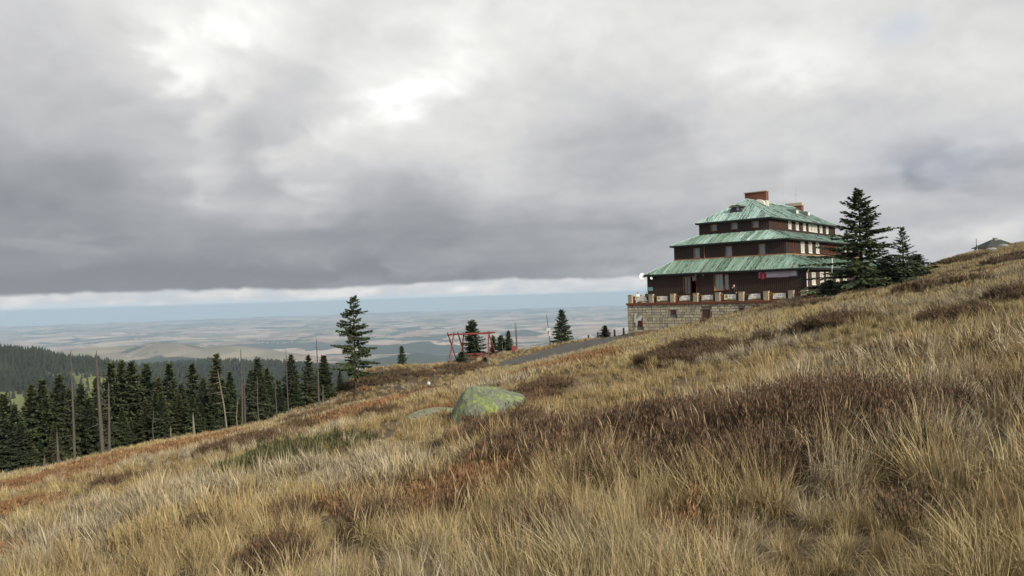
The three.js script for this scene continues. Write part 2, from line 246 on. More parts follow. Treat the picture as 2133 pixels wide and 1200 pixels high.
{
  const front = span(R(-46), R(46), 420), rest = span(R(46), R(314), 90).slice(1);
  const tones = { s: [0.17, 0.12, 0.06], h: [0.085, 0.052, 0.032], b: [0.17, 0.09, 0.046], g: [0.085, 0.085, 0.03] };
  structure('hillside', polar(span(Math.log(0.25), Math.log(290), 300).map(Math.exp), front.concat(rest), land, (x, d) => {
    const [k, w] = cover(x, d), n = 1 + 0.35 * fbm(x / 2, 3, d / 2, 3); return tones.s.map((c, i) => mix(c, tones[k][i], w) * n);
  }), soil, 'grassy mountain slope falling to the left');
  const woodTone = [0.022, 0.032, 0.018];
  const sunlitPatch = (x, d) => { const a = 1066.5 + FOCAL * x / d; return smooth(0.05, 0.3, fbm(x / 160, 6, d / 160, 3) + 0.8 * Math.exp(-(((a - 215) / 110) ** 2) - ((d - 1620) / 110) ** 2) + 0.8 * Math.exp(-(((a - 30) / 90) ** 2) - ((d - 1400) / 90) ** 2) - 0.25) * smooth(700, 900, d) * smooth(1800, 1720, d); };  // patch of sunlight on the hill, painted into the ground as paler green
  globalThis.meadowAt = sunlitPatch;
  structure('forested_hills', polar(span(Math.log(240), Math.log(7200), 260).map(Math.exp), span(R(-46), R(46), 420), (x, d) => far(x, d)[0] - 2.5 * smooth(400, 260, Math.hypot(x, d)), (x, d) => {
    const n = 1 + 0.5 * fbm(x / 60, 3, d / 60, 4), m = sunlitPatch(x, d); return woodTone.map((c, i) => mix(c * n, [0.135, 0.145, 0.052][i] * n, m));
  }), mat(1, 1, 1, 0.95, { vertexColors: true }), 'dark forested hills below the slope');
  // fields and woods of the plain
  const kinds = [[0.38, 0.27, 0.205], [0.42, 0.315, 0.235], [0.28, 0.185, 0.135], [0.2, 0.19, 0.11], [0.46, 0.365, 0.29], [0.1, 0.125, 0.07], [0.34, 0.22, 0.175]];
  const field = (x, d) => {
    const S = 620, wx = x + 250 * noise3(x / 900, 1, d / 900), wd = d + 250 * noise3(x / 900, 8, d / 900), ix = Math.floor(wx / S), iz = Math.floor(wd / (S * 1.5)); let best = 9, id = 0;
    for (let i = -1; i < 2; i++) for (let j = -1; j < 2; j++) { const cx = ix + i, cz = iz + j, e = (cx + hash3(cx, cz, 1) - wx / S) ** 2 + (cz + hash3(cx, cz, 2) - wd / (S * 1.5)) ** 2; if (e < best) { best = e; id = hash3(cx, cz, 3); } }
    return id;
  };
  structure('plain', polar(span(Math.log(6900), Math.log(54000), 380).map(Math.exp), span(R(-46), R(46), 760), (x, d) => far(x, d)[0] - 4, (x, d) => {
    const w = far(x, d)[1], id = d < 13000 ? (field(x * 1.9, d * 1.9) + 0.4 * field(x, d)) % 1 : field(x, d), grown = 0.9 * fbm(x / 3800, 4, d / 5200, 4) + 0.55 * fbm(x / 420, 9, d / 900, 4) + 0.4 * (id - 0.5) + w * 1.1;
    if (grown > 0.27) return woodTone.map((c) => c * (1 + 0.4 * id));
    const hill = smooth(7800, 9000, d) * smooth(13500, 12000, d) * smooth(30, 120, far(x, d)[0] - table(profile, Math.hypot(x, d))), k = kinds[Math.floor(id * 6.99)].map((c, i) => mix(c, [0.21, 0.17, 0.1][i] * (0.6 + 0.8 * id), 0.75 * hill)); return k.map((c) => c * (0.9 + 0.5 * fbm(x / 1500, 2, d / 1500, 3)));
  }), mat(1, 1, 1, 0.95, { vertexColors: true }), 'wide plain of fields and woods fading into haze');
  // gravel road
  const pos = [], col = [], uv = [], idx = [], N = 7; let rows = 0;
  for (let i = 0; i + 1 < pathEdges.length; i++) for (let k = 0; k < 8; k++) {
    const t = k / 8; for (let j = 0; j <= N; j++) { const a = pathEdges[i][0].clone().lerp(pathEdges[i + 1][0], t), b = pathEdges[i][1].clone().lerp(pathEdges[i + 1][1], t), p = a.lerp(b, j / N); const n = 1 + 0.5 * fbm(p.x * 0.8, 1, p.z * 0.8, 3); pos.push(p.x, land(p.x, -p.z) + 0.08, p.z); uv.push(p.x, p.z); col.push(0.13 * n, 0.128 * n, 0.122 * n); } rows++;
  }
  for (let i = 0; i + 1 < rows; i++) for (let j = 0; j < N; j++) { const p = i * (N + 1) + j; idx.push(p, p + N + 1, p + 1, p + 1, p + N + 1, p + N + 2); }
  structure('gravel_road', meshFrom(pos, idx, col, uv), soil, 'grey gravel road leading to the lodge terrace');
}
console.log('ground ready');

// ---------------------------------------------------------------- materials of the lodge
const plankMap = texture(256, (u, v) => { const n = 0.78 + 0.3 * wrapped(u, v, 9, 1.2, 4, 2) + 0.2 * wrapped(u, v, 30, 2, 2, 5); return [n, n * 0.97, n * 0.94]; });
const darkWood = mat(0.066, 0.038, 0.03, 0.8, { map: plankMap }), battenWood = mat(0.056, 0.033, 0.027, 0.8);
const redWood = mat(0.30, 0.085, 0.03, 0.7, { map: plankMap }), orangeWood = mat(0.4, 0.17, 0.055, 0.65, { map: plankMap });
const whitePaint = mat(0.74, 0.72, 0.66, 0.5), fasciaMat = mat(0.03, 0.04, 0.035, 0.6), darkRoom = mat(0.03, 0.03, 0.03, 0.95);
const glass = new THREE.MeshPhysicalMaterial({ color: new THREE.Color(0.93, 0.96, 0.98), roughness: 0.05, transmission: 1, thickness: 0, ior: 1.5 });
const curtainMats = [mat(0.5, 0.52, 0.58, 0.9), mat(0.78, 0.76, 0.68, 0.9), mat(0.3, 0.36, 0.33, 0.9), mat(0.09, 0.1, 0.12, 0.9)];
const patinaMap = (seed, dark) => texture(256, (u, v) => {
  const streak = wrapped(u, v, 7, 0.5, 4, seed), blot = wrapped(u, v, 3, 2.2, 4, seed + 4), fineS = wrapped(u, v, 24, 1.4, 3, seed + 9), d = smooth(dark, dark + 0.16, 0.75 * streak + 0.7 * blot + 0.3 * fineS), l = smooth(0.1, 0.4, blot - streak);
  const base = [0.68 + 0.2 * l + 0.16 * fineS, 0.8 + 0.1 * l + 0.12 * fineS, 0.76 + 0.12 * l + 0.13 * fineS], brown = [0.27, 0.25, 0.21]; return base.map((c, i) => mix(c, brown[i], d * 0.9));
});
const copperTex = [patinaMap(1, 0.13), patinaMap(21, 0.0), patinaMap(33, 0.22)];
copperTex.forEach((t) => t.repeat.set(0.7, 0.3));
const copper = [];
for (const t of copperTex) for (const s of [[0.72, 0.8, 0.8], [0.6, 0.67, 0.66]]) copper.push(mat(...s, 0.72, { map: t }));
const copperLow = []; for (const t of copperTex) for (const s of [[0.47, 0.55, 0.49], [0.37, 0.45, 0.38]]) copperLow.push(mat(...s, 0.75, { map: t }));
const brickMap = texture(256, (u, v) => { const row = Math.floor(v * 16), x = u * 6 + (row % 2) * 0.5, fx = x - Math.floor(x), fy = v * 16 - row, joint = fx < 0.06 || fy < 0.14, t = hash3(Math.floor(x) % 6, row, 4), n = 0.9 + 0.3 * wrapped(u, v, 18, 18, 3, 5); return joint ? [0.55, 0.5, 0.45] : [(0.52 + 0.14 * t) * n, (0.27 + 0.08 * t) * n, (0.21 + 0.06 * t) * n]; });

// ---------------------------------------------------------------- the lodge
// local axes: x along the front to the right, z out of the front, y up from the ground floor; the origin is below the front right corner of the top eaves
const FLOOR = 0.5;
const lodge = thing('mountain_lodge', 'large dark brown timber lodge with three stepped green copper roofs on the slope', 'lodge', V(28.94, FLOOR, -88), -PSI);
lodge.updateMatrixWorld(true);
const toLocal = lodge.matrixWorld.clone().invert();
function onLodge(px, py, axis, value) {
  const o = V(0, EYE, 0).applyMatrix4(toLocal), p = at(px, py, 80).applyMatrix4(toLocal).sub(o), t = (value - o[axis]) / p[axis]; return o.add(p.multiplyScalar(t));
}
const FRONT = { u: V(1, 0, 0), n: V(0, 0, 1) }, SIDE = { u: V(0, 0, -1), n: V(1, 0, 0) }, LEFT = { u: V(0, 0, 1), n: V(-1, 0, 0) }, BACK = { u: V(-1, 0, 0), n: V(0, 0, -1) };
// a box on a face: s along it, y up, e outwards from it
function slab(face, o, s0, s1, y0, y1, e0, e1) {
  const g = box(s0, s1, y0, y1, e0, e1), uv = g.attributes.uv; for (let i = 0; i < uv.count; i++) uv.setXY(i, g.attributes.position.getX(i) * 0.5, g.attributes.position.getY(i) * 0.5 + g.attributes.position.getZ(i));
  return g.applyMatrix4(new THREE.Matrix4().makeBasis(face.u, V(0, 1, 0), face.n).setPosition(o));
}
function wallSide(name, face, o, len, y0, y1, openings, boards = true, thick = 0.24) {
  openings.sort((a, b) => a.s0 - b.s0);
  const g = []; let s = 0;
  for (const w of openings) { if (w.s0 > s) g.push(slab(face, o, s, w.s0, y0, y1, -thick, 0)); if (w.y0 > y0) g.push(slab(face, o, w.s0, w.s1, y0, w.y0, -thick, 0)); if (w.y1 < y1) g.push(slab(face, o, w.s0, w.s1, w.y1, y1, -thick, 0)); s = w.s1; }
  if (s < len) g.push(slab(face, o, s, len, y0, y1, -thick, 0));
  const wall = part(name, g, darkWood, lodge), b = [];
  if (boards) {
    for (let x = 0.1; x < len - 0.05; x += 0.215) {
      const w = openings.find((q) => x > q.s0 - 0.12 && x < q.s1 + 0.12);
      if (!w) b.push(slab(face, o, x - 0.032, x + 0.032, y0, y1, -0.004, 0.03)); else { if (w.y0 - 0.12 > y0) b.push(slab(face, o, x - 0.032, x + 0.032, y0, w.y0 - 0.1, -0.004, 0.03)); if (w.y1 + 0.12 < y1) b.push(slab(face, o, x - 0.032, x + 0.032, w.y1 + 0.1, y1, -0.004, 0.03)); }
    }
    tag(part('batten', b, battenWood, wall), null, null, null, 'stuff');
  }
  for (const w of openings) if (w.make) w.make(face, o, w);
  return wall;
}
function glazing(frame, lining, curtain, bars = 1, kind = 'window') {
  return (face, o, w) => {
    const { s0, s1, y0, y1 } = w, f = 0.07, g = [];
    g.push(slab(face, o, s0 - 0.06, s0 + 0.012, y0 - 0.06, y1 + 0.06, -0.2, 0.045), slab(face, o, s1 - 0.012, s1 + 0.06, y0 - 0.06, y1 + 0.06, -0.2, 0.045), slab(face, o, s0 + 0.012, s1 - 0.012, y1 - 0.012, y1 + 0.06, -0.2, 0.045));
    const t = part(kind, g, lining, lodge), c = [];
    c.push(slab(face, o, s0 + 0.012, s0 + f, y0, y1 - 0.012, -0.16, -0.09), slab(face, o, s1 - f, s1 - 0.012, y0, y1 - 0.012, -0.16, -0.09), slab(face, o, s0 + f, s1 - f, y1 - f, y1 - 0.012, -0.16, -0.09), slab(face, o, s0 + f, s1 - f, y0, y0 + f, -0.16, -0.09));
    part('frame', c, frame, t);
    for (let k = 1; k <= bars; k++) { const m = mix(s0, s1, k / (bars + 1)); part('glazing_bar', slab(face, o, m - 0.028, m + 0.028, y0 + f, y1 - f, -0.155, -0.095), frame, t); }
    part('sill', slab(face, o, s0 - 0.08, s1 + 0.08, y0 - 0.06, y0 + 0.002, -0.2, 0.09), lining, t);
    part('pane', slab(face, o, s0 + f, s1 - f, y0 + f, y1 - f, -0.124, -0.12), glass, t);
    if (curtain !== null) part('curtain', slab(face, o, s0 + 0.01, s1 - 0.01, y0, y1, -0.235, -0.215), curtainMats[curtain], t);
  };
}
const frontHole = (z, x0, px0, px1, py0, py1, make) => { const m = (py0 + py1) / 2, a = onLodge(px0, m, 'z', z), b = onLodge(px1, m, 'z', z), c = onLodge((px0 + px1) / 2, py1, 'z', z), e = onLodge((px0 + px1) / 2, py0, 'z', z); return { s0: a.x - x0, s1: b.x - x0, y0: c.y, y1: e.y, make }; };
const sideHole = (x, z0, px, py0, py1, wide, make) => { const a = onLodge(px, py1, 'x', x), b = onLodge(px, py0, 'x', x), s = z0 - a.z; return { s0: s - wide / 2, s1: s + wide / 2, y0: a.y, y1: b.y, make }; };
const roofDeck = mat(0.05, 0.06, 0.05, 0.9);
const tiers = [
  { name: 'ground_floor', x0: -13.42, x1: 5.37, z0: 4.36, z1: -27.25, y0: -3.2, y1: 3.12, ex0: -13.52, ex1: 5.82, ez0: 4.81, ez1: -27.7, ey: 3.08, ty: 4.66, iy: 4.5 },
  { name: 'first_floor', x0: -11.1, x1: 2.27, z0: 1.95, z1: -24.85, y0: 4.5, y1: 6.42, ex0: -11.36, ex1: 2.72, ez0: 2.4, ez1: -25.3, ey: 6.38, ty: 7.6 },
  { name: 'attic_floor', x0: -9.0, x1: -0.45, z0: -0.45, z1: -22.5, y0: 7.4, y1: 9.05, ex0: -9.21, ex1: 0, ez0: 0, ez1: -22.93, ey: 9.0, ty: 11.7 },
];
const [T1, T2, T3] = tiers;
const blueGrey = glazing(mat(0.42, 0.4, 0.38, 0.5), orangeWood, 0), bright = glazing(whitePaint, whitePaint, 1), redShut = glazing(redWood, redWood, 3, 0);
const T1door = frontHole(4.36, -13.42, 1440, 1450.5, 576, 622, (face, o, w) => {
  const t = part('door', [slab(face, o, w.s0 - 0.1, w.s0, w.y0, w.y1 + 0.1, -0.24, 0.05), slab(face, o, w.s1, w.s1 + 0.1, w.y0, w.y1 + 0.1, -0.24, 0.05), slab(face, o, w.s0, w.s1, w.y1, w.y1 + 0.1, -0.24, 0.05), slab(face, o, w.s0, w.s1, w.y1 - 0.52, w.y1 - 0.45, -0.2, -0.1)], redWood, lodge);
  part('transom_pane', slab(face, o, w.s0, w.s1, w.y1 - 0.45, w.y1, -0.155, -0.15), glass, t); part('transom_blind', slab(face, o, w.s0, w.s1, w.y1 - 0.45, w.y1, -0.22, -0.2), curtainMats[3], t);
  const leaf = part('door_leaf', slab({ u: V(0.25, 0, 0.97), n: V(0.97, 0, -0.25) }, o.clone().addScaledVector(face.u, w.s1 - 0.02), 0, 0.5, w.y0, w.y1 - 0.53, -0.05, 0), mat(0.5, 0.46, 0.36, 0.6), t);
  part('handle', slab({ u: V(0.25, 0, 0.97), n: V(0.97, 0, -0.25) }, o.clone().addScaledVector(face.u, w.s1 - 0.02), 0.42, 0.46, w.y0 + 1.0, w.y0 + 1.12, 0, 0.05), whitePaint, leaf);
});
wallSide('ground_floor_front', FRONT, V(T1.x0, 0, T1.z0), T1.x1 - T1.x0, -0.6, T1.y1, [
  frontHole(4.36, -13.42, 1424.5, 1437, 576, 614, glazing(redWood, orangeWood, 3, 1)), T1door,
  frontHole(4.36, -13.42, 1488, 1506, 571.5, 605, glazing(mat(0.55, 0.32, 0.12, 0.6), orangeWood, 2, 1)), frontHole(4.36, -13.42, 1507.5, 1518, 571, 604, glazing(redWood, redWood, 2, 0)),
]);
wallSide('ground_floor_side', SIDE, V(T1.x1, 0, T1.z0 - 0.24), T1.z0 - T1.z1 - 0.48, -2.5, T1.y1, [[1695, 569, 593, 0.9], [1712, 568, 593, 0.95], [1725, 568, 594, 0.95], [1745, 567, 593, 0.95], [1760, 566, 592, 0.95]].map(([p, a, b, w]) => sideHole(T1.x1, T1.z0 - 0.24, p, a, b, w, bright)), false);
wallSide('ground_floor_left', LEFT, V(T1.x0, 0, T1.z1 + 0.24), T1.z0 - T1.z1 - 0.48, -3, T1.y1, [], false);
wallSide('ground_floor_back', BACK, V(T1.x1, 0, T1.z1), T1.x1 - T1.x0, -3, T1.y1, [], false);
wallSide('first_floor_front', FRONT, V(T2.x0, 0, T2.z0), T2.x1 - T2.x0, T2.y0, T2.y1, [[1445.5, 1457.5, 517, 537], [1511.5, 1524.5, 513.5, 534.5], [1581, 1593.5, 508.5, 529.5]].map((a) => frontHole(T2.z0, T2.x0, ...a, blueGrey)));
wallSide('first_floor_side', SIDE, V(T2.x1, 0, T2.z0 - 0.24), T2.z0 - T2.z1 - 0.48, T2.y0, T2.y1, [[1655, 505, 526, 0.5, redShut], [1672, 504.5, 526.5, 0.9, bright], [1688, 505.5, 527, 0.9, bright], [1703, 506.5, 527.5, 0.9, bright], [1716.5, 510, 528, 0.5, redShut], [1728, 510, 529, 0.8, redShut], [1736, 510, 530, 0.8, redShut], [1762, 512, 530, 0.9, bright], [1772.5, 512, 531, 0.9, bright]].map(([p, a, b, w, m]) => sideHole(T2.x1, T2.z0 - 0.24, p, a, b, w, m)));
wallSide('first_floor_left', LEFT, V(T2.x0, 0, T2.z1 + 0.24), T2.z0 - T2.z1 - 0.48, T2.y0, T2.y1, [], false);
wallSide('first_floor_back', BACK, V(T2.x1, 0, T2.z1), T2.x1 - T2.x0, T2.y0, T2.y1, [], false);
wallSide('attic_front', FRONT, V(T3.x0, 0, T3.z0), T3.x1 - T3.x0, T3.y0, T3.y1, [[1481.5, 1493, 468.5, 480.5], [1523.5, 1536, 464.5, 477], [1567.5, 1580, 461, 474]].map((a) => frontHole(T3.z0, T3.x0, ...a, blueGrey)));
wallSide('attic_side', SIDE, V(T3.x1, 0, T3.z0 - 0.24), T3.z0 - T3.z1 - 0.48, T3.y0, T3.y1, [[1625.5, 460.5, 473, 0.4, redShut], [1645, 461.5, 476.5, 0.75, bright], [1660.5, 464, 479, 0.75, bright], [1675.5, 466, 480.5, 0.75, bright], [1687, 468, 482, 0.7, bright], [1693.5, 469, 483, 0.7, bright], [1699.5, 470, 484, 0.7, bright], [1710, 471.5, 485, 0.75, bright], [1723, 473.5, 487, 0.75, bright]].map(([p, a, b, w, m]) => sideHole(T3.x1, T3.z0 - 0.24, p, a, b, w, m)));
wallSide('attic_left', LEFT, V(T3.x0, 0, T3.z1 + 0.24), T3.z0 - T3.z1 - 0.48, T3.y0, T3.y1, [], false);
wallSide('attic_back', BACK, V(T3.x1, 0, T3.z1), T3.x1 - T3.x0, T3.y0, T3.y1, [], false);

// roofs: a closed deck, copper sheets laid on it one by one, dark fascia boards round the eaves
function prismRoof(b, t) { const P = [...b, ...t], pos = [], quad = (a, c, d, e) => { for (const k of [a, c, d, a, d, e]) pos.push(P[k].x, P[k].y, P[k].z); }; quad(0, 1, 5, 4); quad(1, 2, 6, 5); quad(2, 3, 7, 6); quad(3, 0, 4, 7); quad(3, 2, 1, 0); quad(4, 5, 6, 7); const g = new THREE.BufferGeometry(); g.setAttribute('position', new THREE.Float32BufferAttribute(pos, 3)); g.setAttribute('uv', new THREE.Float32BufferAttribute(new Float32Array(pos.length / 3 * 2), 2)); g.computeVertexNormals(); return g; }
function clip(poly, axis, value, keepAbove) { const out = [], inside = (p) => keepAbove ? p[axis] >= value : p[axis] <= value; for (let i = 0; i < poly.length; i++) { const a = poly[i], b = poly[(i + 1) % poly.length]; if (inside(a)) out.push(a); if (inside(a) !== inside(b)) { const t = (value - a[axis]) / (b[axis] - a[axis]); out.push([mix(a[0], b[0], t), mix(a[1], b[1], t)]); } } return out; }
function sheets(deck, p0, p1, q1, q0, wide, mats, r) {
  const u = p1.clone().sub(p0).normalize(), n = u.clone().cross(q0.clone().sub(p0)).normalize(), w = n.clone().cross(u), flat = [p0, p1, q1, q0].map((p) => { const e = p.clone().sub(p0); return [e.dot(u), e.dot(w)]; });
  const L = flat[1][0], count = Math.round(L / wide), W = L / count;
  for (let k = 0; k < count; k++) {
    const poly = clip(clip(flat, 0, k * W + 0.03, true), 0, (k + 1) * W - 0.03, false); if (poly.length < 3) continue;
    const lift = 0.03 + 0.018 * r(), du = r() * 3, dw = r() * 3, pos = [], uv = [], P = (p, e) => p0.clone().addScaledVector(u, p[0]).addScaledVector(w, p[1]).addScaledVector(n, e), put = (p, e) => { const v = P(p, e); pos.push(v.x, v.y, v.z); uv.push(p[0] + du, p[1] + dw); };
    for (let i = 1; i + 1 < poly.length; i++) { put(poly[0], lift); put(poly[i], lift); put(poly[i + 1], lift); }
    for (let i = 0; i < poly.length; i++) { const a = poly[i], b = poly[(i + 1) % poly.length]; put(a, 0.004); put(b, 0.004); put(b, lift); put(a, 0.004); put(b, lift); put(a, lift); }
    const rib = clip(poly, 0, k * W + 0.075, false); // the standing seam along the sheet's edge
    if (rib.length > 2) { for (let i = 1; i + 1 < rib.length; i++) { put(rib[0], lift + 0.045); put(rib[i], lift + 0.045); put(rib[i + 1], lift + 0.045); } for (let i = 0; i < rib.length; i++) { const a = rib[i], b = rib[(i + 1) % rib.length]; put(a, lift); put(b, lift); put(b, lift + 0.045); put(a, lift); put(b, lift + 0.045); put(a, lift + 0.045); } }
    const g = new THREE.BufferGeometry(); g.setAttribute('position', new THREE.Float32BufferAttribute(pos, 3)); g.setAttribute('uv', new THREE.Float32BufferAttribute(uv, 2)); g.computeVertexNormals();
    part('copper_sheet', g, mats[Math.floor(r() * mats.length)], deck);
  }
}
{
  const r = rng32(5);
  tiers.forEach((t, i) => {
    const up = tiers[i + 1], b = [V(t.ex0, t.ey, t.ez0), V(t.ex1, t.ey, t.ez0), V(t.ex1, t.ey, t.ez1), V(t.ex0, t.ey, t.ez1)], mid = (t.ex0 + t.ex1) / 2;
    const tops = up ? [V(up.x0 + 0.02, t.ty, up.z0 - 0.02), V(up.x1 - 0.02, t.ty, up.z0 - 0.02), V(up.x1 - 0.02, t.ty, up.z1 + 0.02), V(up.x0 + 0.02, t.ty, up.z1 + 0.02)] : [V(mid - 0.02, t.ty, -4.1), V(mid + 0.02, t.ty, -4.1), V(mid + 0.02, t.ty, -18.9), V(mid - 0.02, t.ty, -18.9)];
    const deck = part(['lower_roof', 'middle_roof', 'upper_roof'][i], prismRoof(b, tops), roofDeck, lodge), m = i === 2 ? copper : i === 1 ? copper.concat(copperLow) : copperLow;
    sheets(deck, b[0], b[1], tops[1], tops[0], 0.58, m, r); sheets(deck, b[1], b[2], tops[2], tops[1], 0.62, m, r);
    const o = 0.02, h = i === 0 ? 0.2 : 0.17;
    part('fascia', [box(t.ex0 - o, t.ex1 + o, t.ey - h, t.ey + 0.015, t.ez0 - 0.03, t.ez0 + 0.03), box(t.ex1 - 0.03, t.ex1 + 0.028, t.ey - h, t.ey + 0.012, t.ez1, t.ez0 - 0.032), box(t.ex0 - 0.028, t.ex0 + 0.03, t.ey - h, t.ey + 0.012, t.ez1, t.ez0 - 0.032)], i === 0 ? fasciaMat : fasciaMat, deck);
    const gutter = (a, c) => bar(a, c, 0.07, 0.07, 8); part('gutter', [gutter(V(t.ex0, t.ey - 0.04, t.ez0 + 0.1), V(t.ex1 + 0.08, t.ey - 0.04, t.ez0 + 0.1)), gutter(V(t.ex1 + 0.1, t.ey - 0.04, t.ez0 + 0.1), V(t.ex1 + 0.1, t.ey - 0.04, t.ez1))], fasciaMat, deck);
    for (const [a, c] of [[b[0], tops[0]], [b[1], tops[1]], [b[2], tops[2]]]) part('hip_cap', bar(a.clone().add(V(0, 0.05, 0)), c.clone().add(V(0, 0.06, 0)), 0.05, 0.05, 6), copper[0], deck);
    if (!up) part('ridge_cap', bar(tops[0].clone().add(V(0, 0.05, 0)), tops[3].clone().add(V(0, 0.05, 0)), 0.07, 0.07, 6), copper[0], deck);
    if (i === 0) part('flashing', [box(up.x0 - 0.06, up.x1 + 0.06, t.ty - 0.02, t.ty + 0.12, up.z0 + 0.002, up.z0 + 0.07), box(up.x1 + 0.002, up.x1 + 0.07, t.ty - 0.02, t.ty + 0.12, up.z1, up.z0 + 0.0)], mat(0.3, 0.17, 0.09, 0.8), deck);
  });
  const cx = (T3.ex0 + T3.ex1) / 2, brick = mat(0.6, 0.56, 0.5, 0.9, { map: brickMap });
  const c1 = part('chimney', box(cx - 1.32, cx + 1.32, 11.66, 12.72, -7.5, -6.7), brick, lodge); part('whitewashed_base', box(cx - 1.36, cx + 1.36, 9.6, 11.66, -7.54, -6.66), mat(0.5, 0.45, 0.38, 0.9), c1); part('capping', box(cx - 1.42, cx + 1.42, 12.72, 12.82, -7.6, -6.6), mat(0.35, 0.27, 0.22, 0.9), c1);
  const dome = new THREE.CylinderGeometry(0.72, 0.72, 0.3, 18, 1, false, -Math.PI / 2, Math.PI).rotateX(-Math.PI / 2).translate(cx + 0.55, 11.1, -6.52); part('curved_flashing', dome, whitePaint, c1);
  const c2 = part('chimney', box(cx - 1.02, cx + 1.02, 9.8, 11.9, -19.9, -19.1), brick, lodge); part('capping', box(cx - 1.12, cx + 1.12, 11.9, 12.3, -20.0, -19.0), mat(0.42, 0.36, 0.28, 0.9), c2);
  part('antenna', [bar(V(cx + 0.2, 12.3, -19.5), V(cx + 0.2, 14.4, -19.5), 0.025, 0.012, 5), bar(V(cx - 0.1, 13.4, -19.5), V(cx + 0.5, 13.4, -19.5), 0.012, 0.012, 5)], mat(0.3, 0.3, 0.3, 0.5, { metalness: 0.6 }), lodge);
  part('aerial', bar(V(cx + 1.0, 11.5, -13), V(cx + 1.0, 14.6, -13), 0.014, 0.01, 5), mat(0.45, 0.45, 0.45, 0.5), lodge);
  // eyebrow dormer on the front slope, roof hatches on the right slope
  const e = onLodge(1537, 439, 'z', -2.0), dz = -2.2, dy = mix(9.0, 11.7, 2.2 / 4.1);
  const dorm = part('roof_dormer', prismRoof([V(e.x - 0.75, dy - 0.35, dz + 0.75), V(e.x + 0.75, dy - 0.35, dz + 0.75), V(e.x + 0.7, dy - 0.2, dz - 0.5), V(e.x - 0.7, dy - 0.2, dz - 0.5)], [V(e.x - 0.45, dy + 0.28, dz + 0.7), V(e.x + 0.45, dy + 0.28, dz + 0.7), V(e.x + 0.4, dy + 0.3, dz - 0.4), V(e.x - 0.4, dy + 0.3, dz - 0.4)]), mat(0.06, 0.05, 0.05, 0.7), lodge);
  part('dormer_roof', prismRoof([V(e.x - 0.9, dy + 0.16, dz + 0.95), V(e.x + 0.9, dy + 0.16, dz + 0.95), V(e.x + 0.8, dy + 0.3, dz - 0.9), V(e.x - 0.8, dy + 0.3, dz - 0.9)], [V(e.x - 0.4, dy + 0.42, dz + 0.93), V(e.x + 0.4, dy + 0.42, dz + 0.93), V(e.x + 0.35, dy + 0.46, dz - 0.9), V(e.x - 0.35, dy + 0.46, dz - 0.9)]), mat(0.13, 0.11, 0.1, 0.8), dorm);
  part('dormer_pane', box(e.x + 0.1, e.x + 0.4, dy - 0.2, dy + 0.12, dz + 0.745, dz + 0.752), mat(0.4, 0.42, 0.45, 0.2), dorm);
  for (const z of [-12.6, -16.6]) { const hx = -2.5, hy = mix(9.0, 11.7, 2.5 / 4.6); const h = part('roof_hatch', prismRoof([V(hx - 0.5, hy + 0.1, z + 0.5), V(hx + 0.75, hy - 0.45, z + 0.5), V(hx + 0.75, hy - 0.45, z - 0.5), V(hx - 0.5, hy + 0.1, z - 0.5)], [V(hx - 0.45, hy + 0.42, z + 0.45), V(hx + 0.65, hy + 0.3, z + 0.45), V(hx + 0.65, hy + 0.3, z - 0.45), V(hx - 0.45, hy + 0.42, z - 0.45)]), mat(0.1, 0.13, 0.12, 0.6), lodge); part('hatch_pane', box(hx + 0.76, hx + 0.77, hy - 0.2, hy + 0.2, z - 0.35, z + 0.35), mat(0.7, 0.7, 0.62, 0.2), h); }
  // rainwater pipes
  const zf = T1.z0 + 0.12; part('downpipe', [bar(V(5.72, 2.98, 4.9), V(5.3, 2.55, zf), 0.055), bar(V(5.3, 2.55, zf), V(5.3, -0.6, zf), 0.055)], whitePaint, lodge);
  const px = onLodge(1468, 525, 'z', T2.z0).x; part('downpipe', bar(V(px, 6.3, T2.z0 + 0.09), V(px, 4.6, T2.z0 + 0.09), 0.05), mat(0.22, 0.13, 0.09, 0.6), lodge);
  for (const p of [1450.7, 1466.5]) { const q = onLodge(p, 573, 'z', T1.z0); part('wall_lamp', [new THREE.SphereGeometry(0.11, 10, 8).translate(q.x, q.y, T1.z0 + 0.2), box(q.x - 0.03, q.x + 0.03, q.y, q.y + 0.06, T1.z0, T1.z0 + 0.2)], mat(0.5, 0.5, 0.5, 0.4), lodge); }
  const gs = onLodge(1355.5, 602, 'z', T1.z0); part('wall_plate', box(gs.x - 0.29, gs.x + 0.29, gs.y - 0.22, gs.y + 0.22, T1.z0 + 0.035, T1.z0 + 0.06), mat(0.16, 0.34, 0.34, 0.5), lodge);
  part('floor_slab', box(T1.x0 + 0.3, T1.x1 - 0.3, -0.3, -0.02, T1.z1 + 0.3, T1.z0 - 0.26), darkRoom, lodge);
}
const inLodge = (x, y, z) => V(x, y, z).applyMatrix4(lodge.matrixWorld);
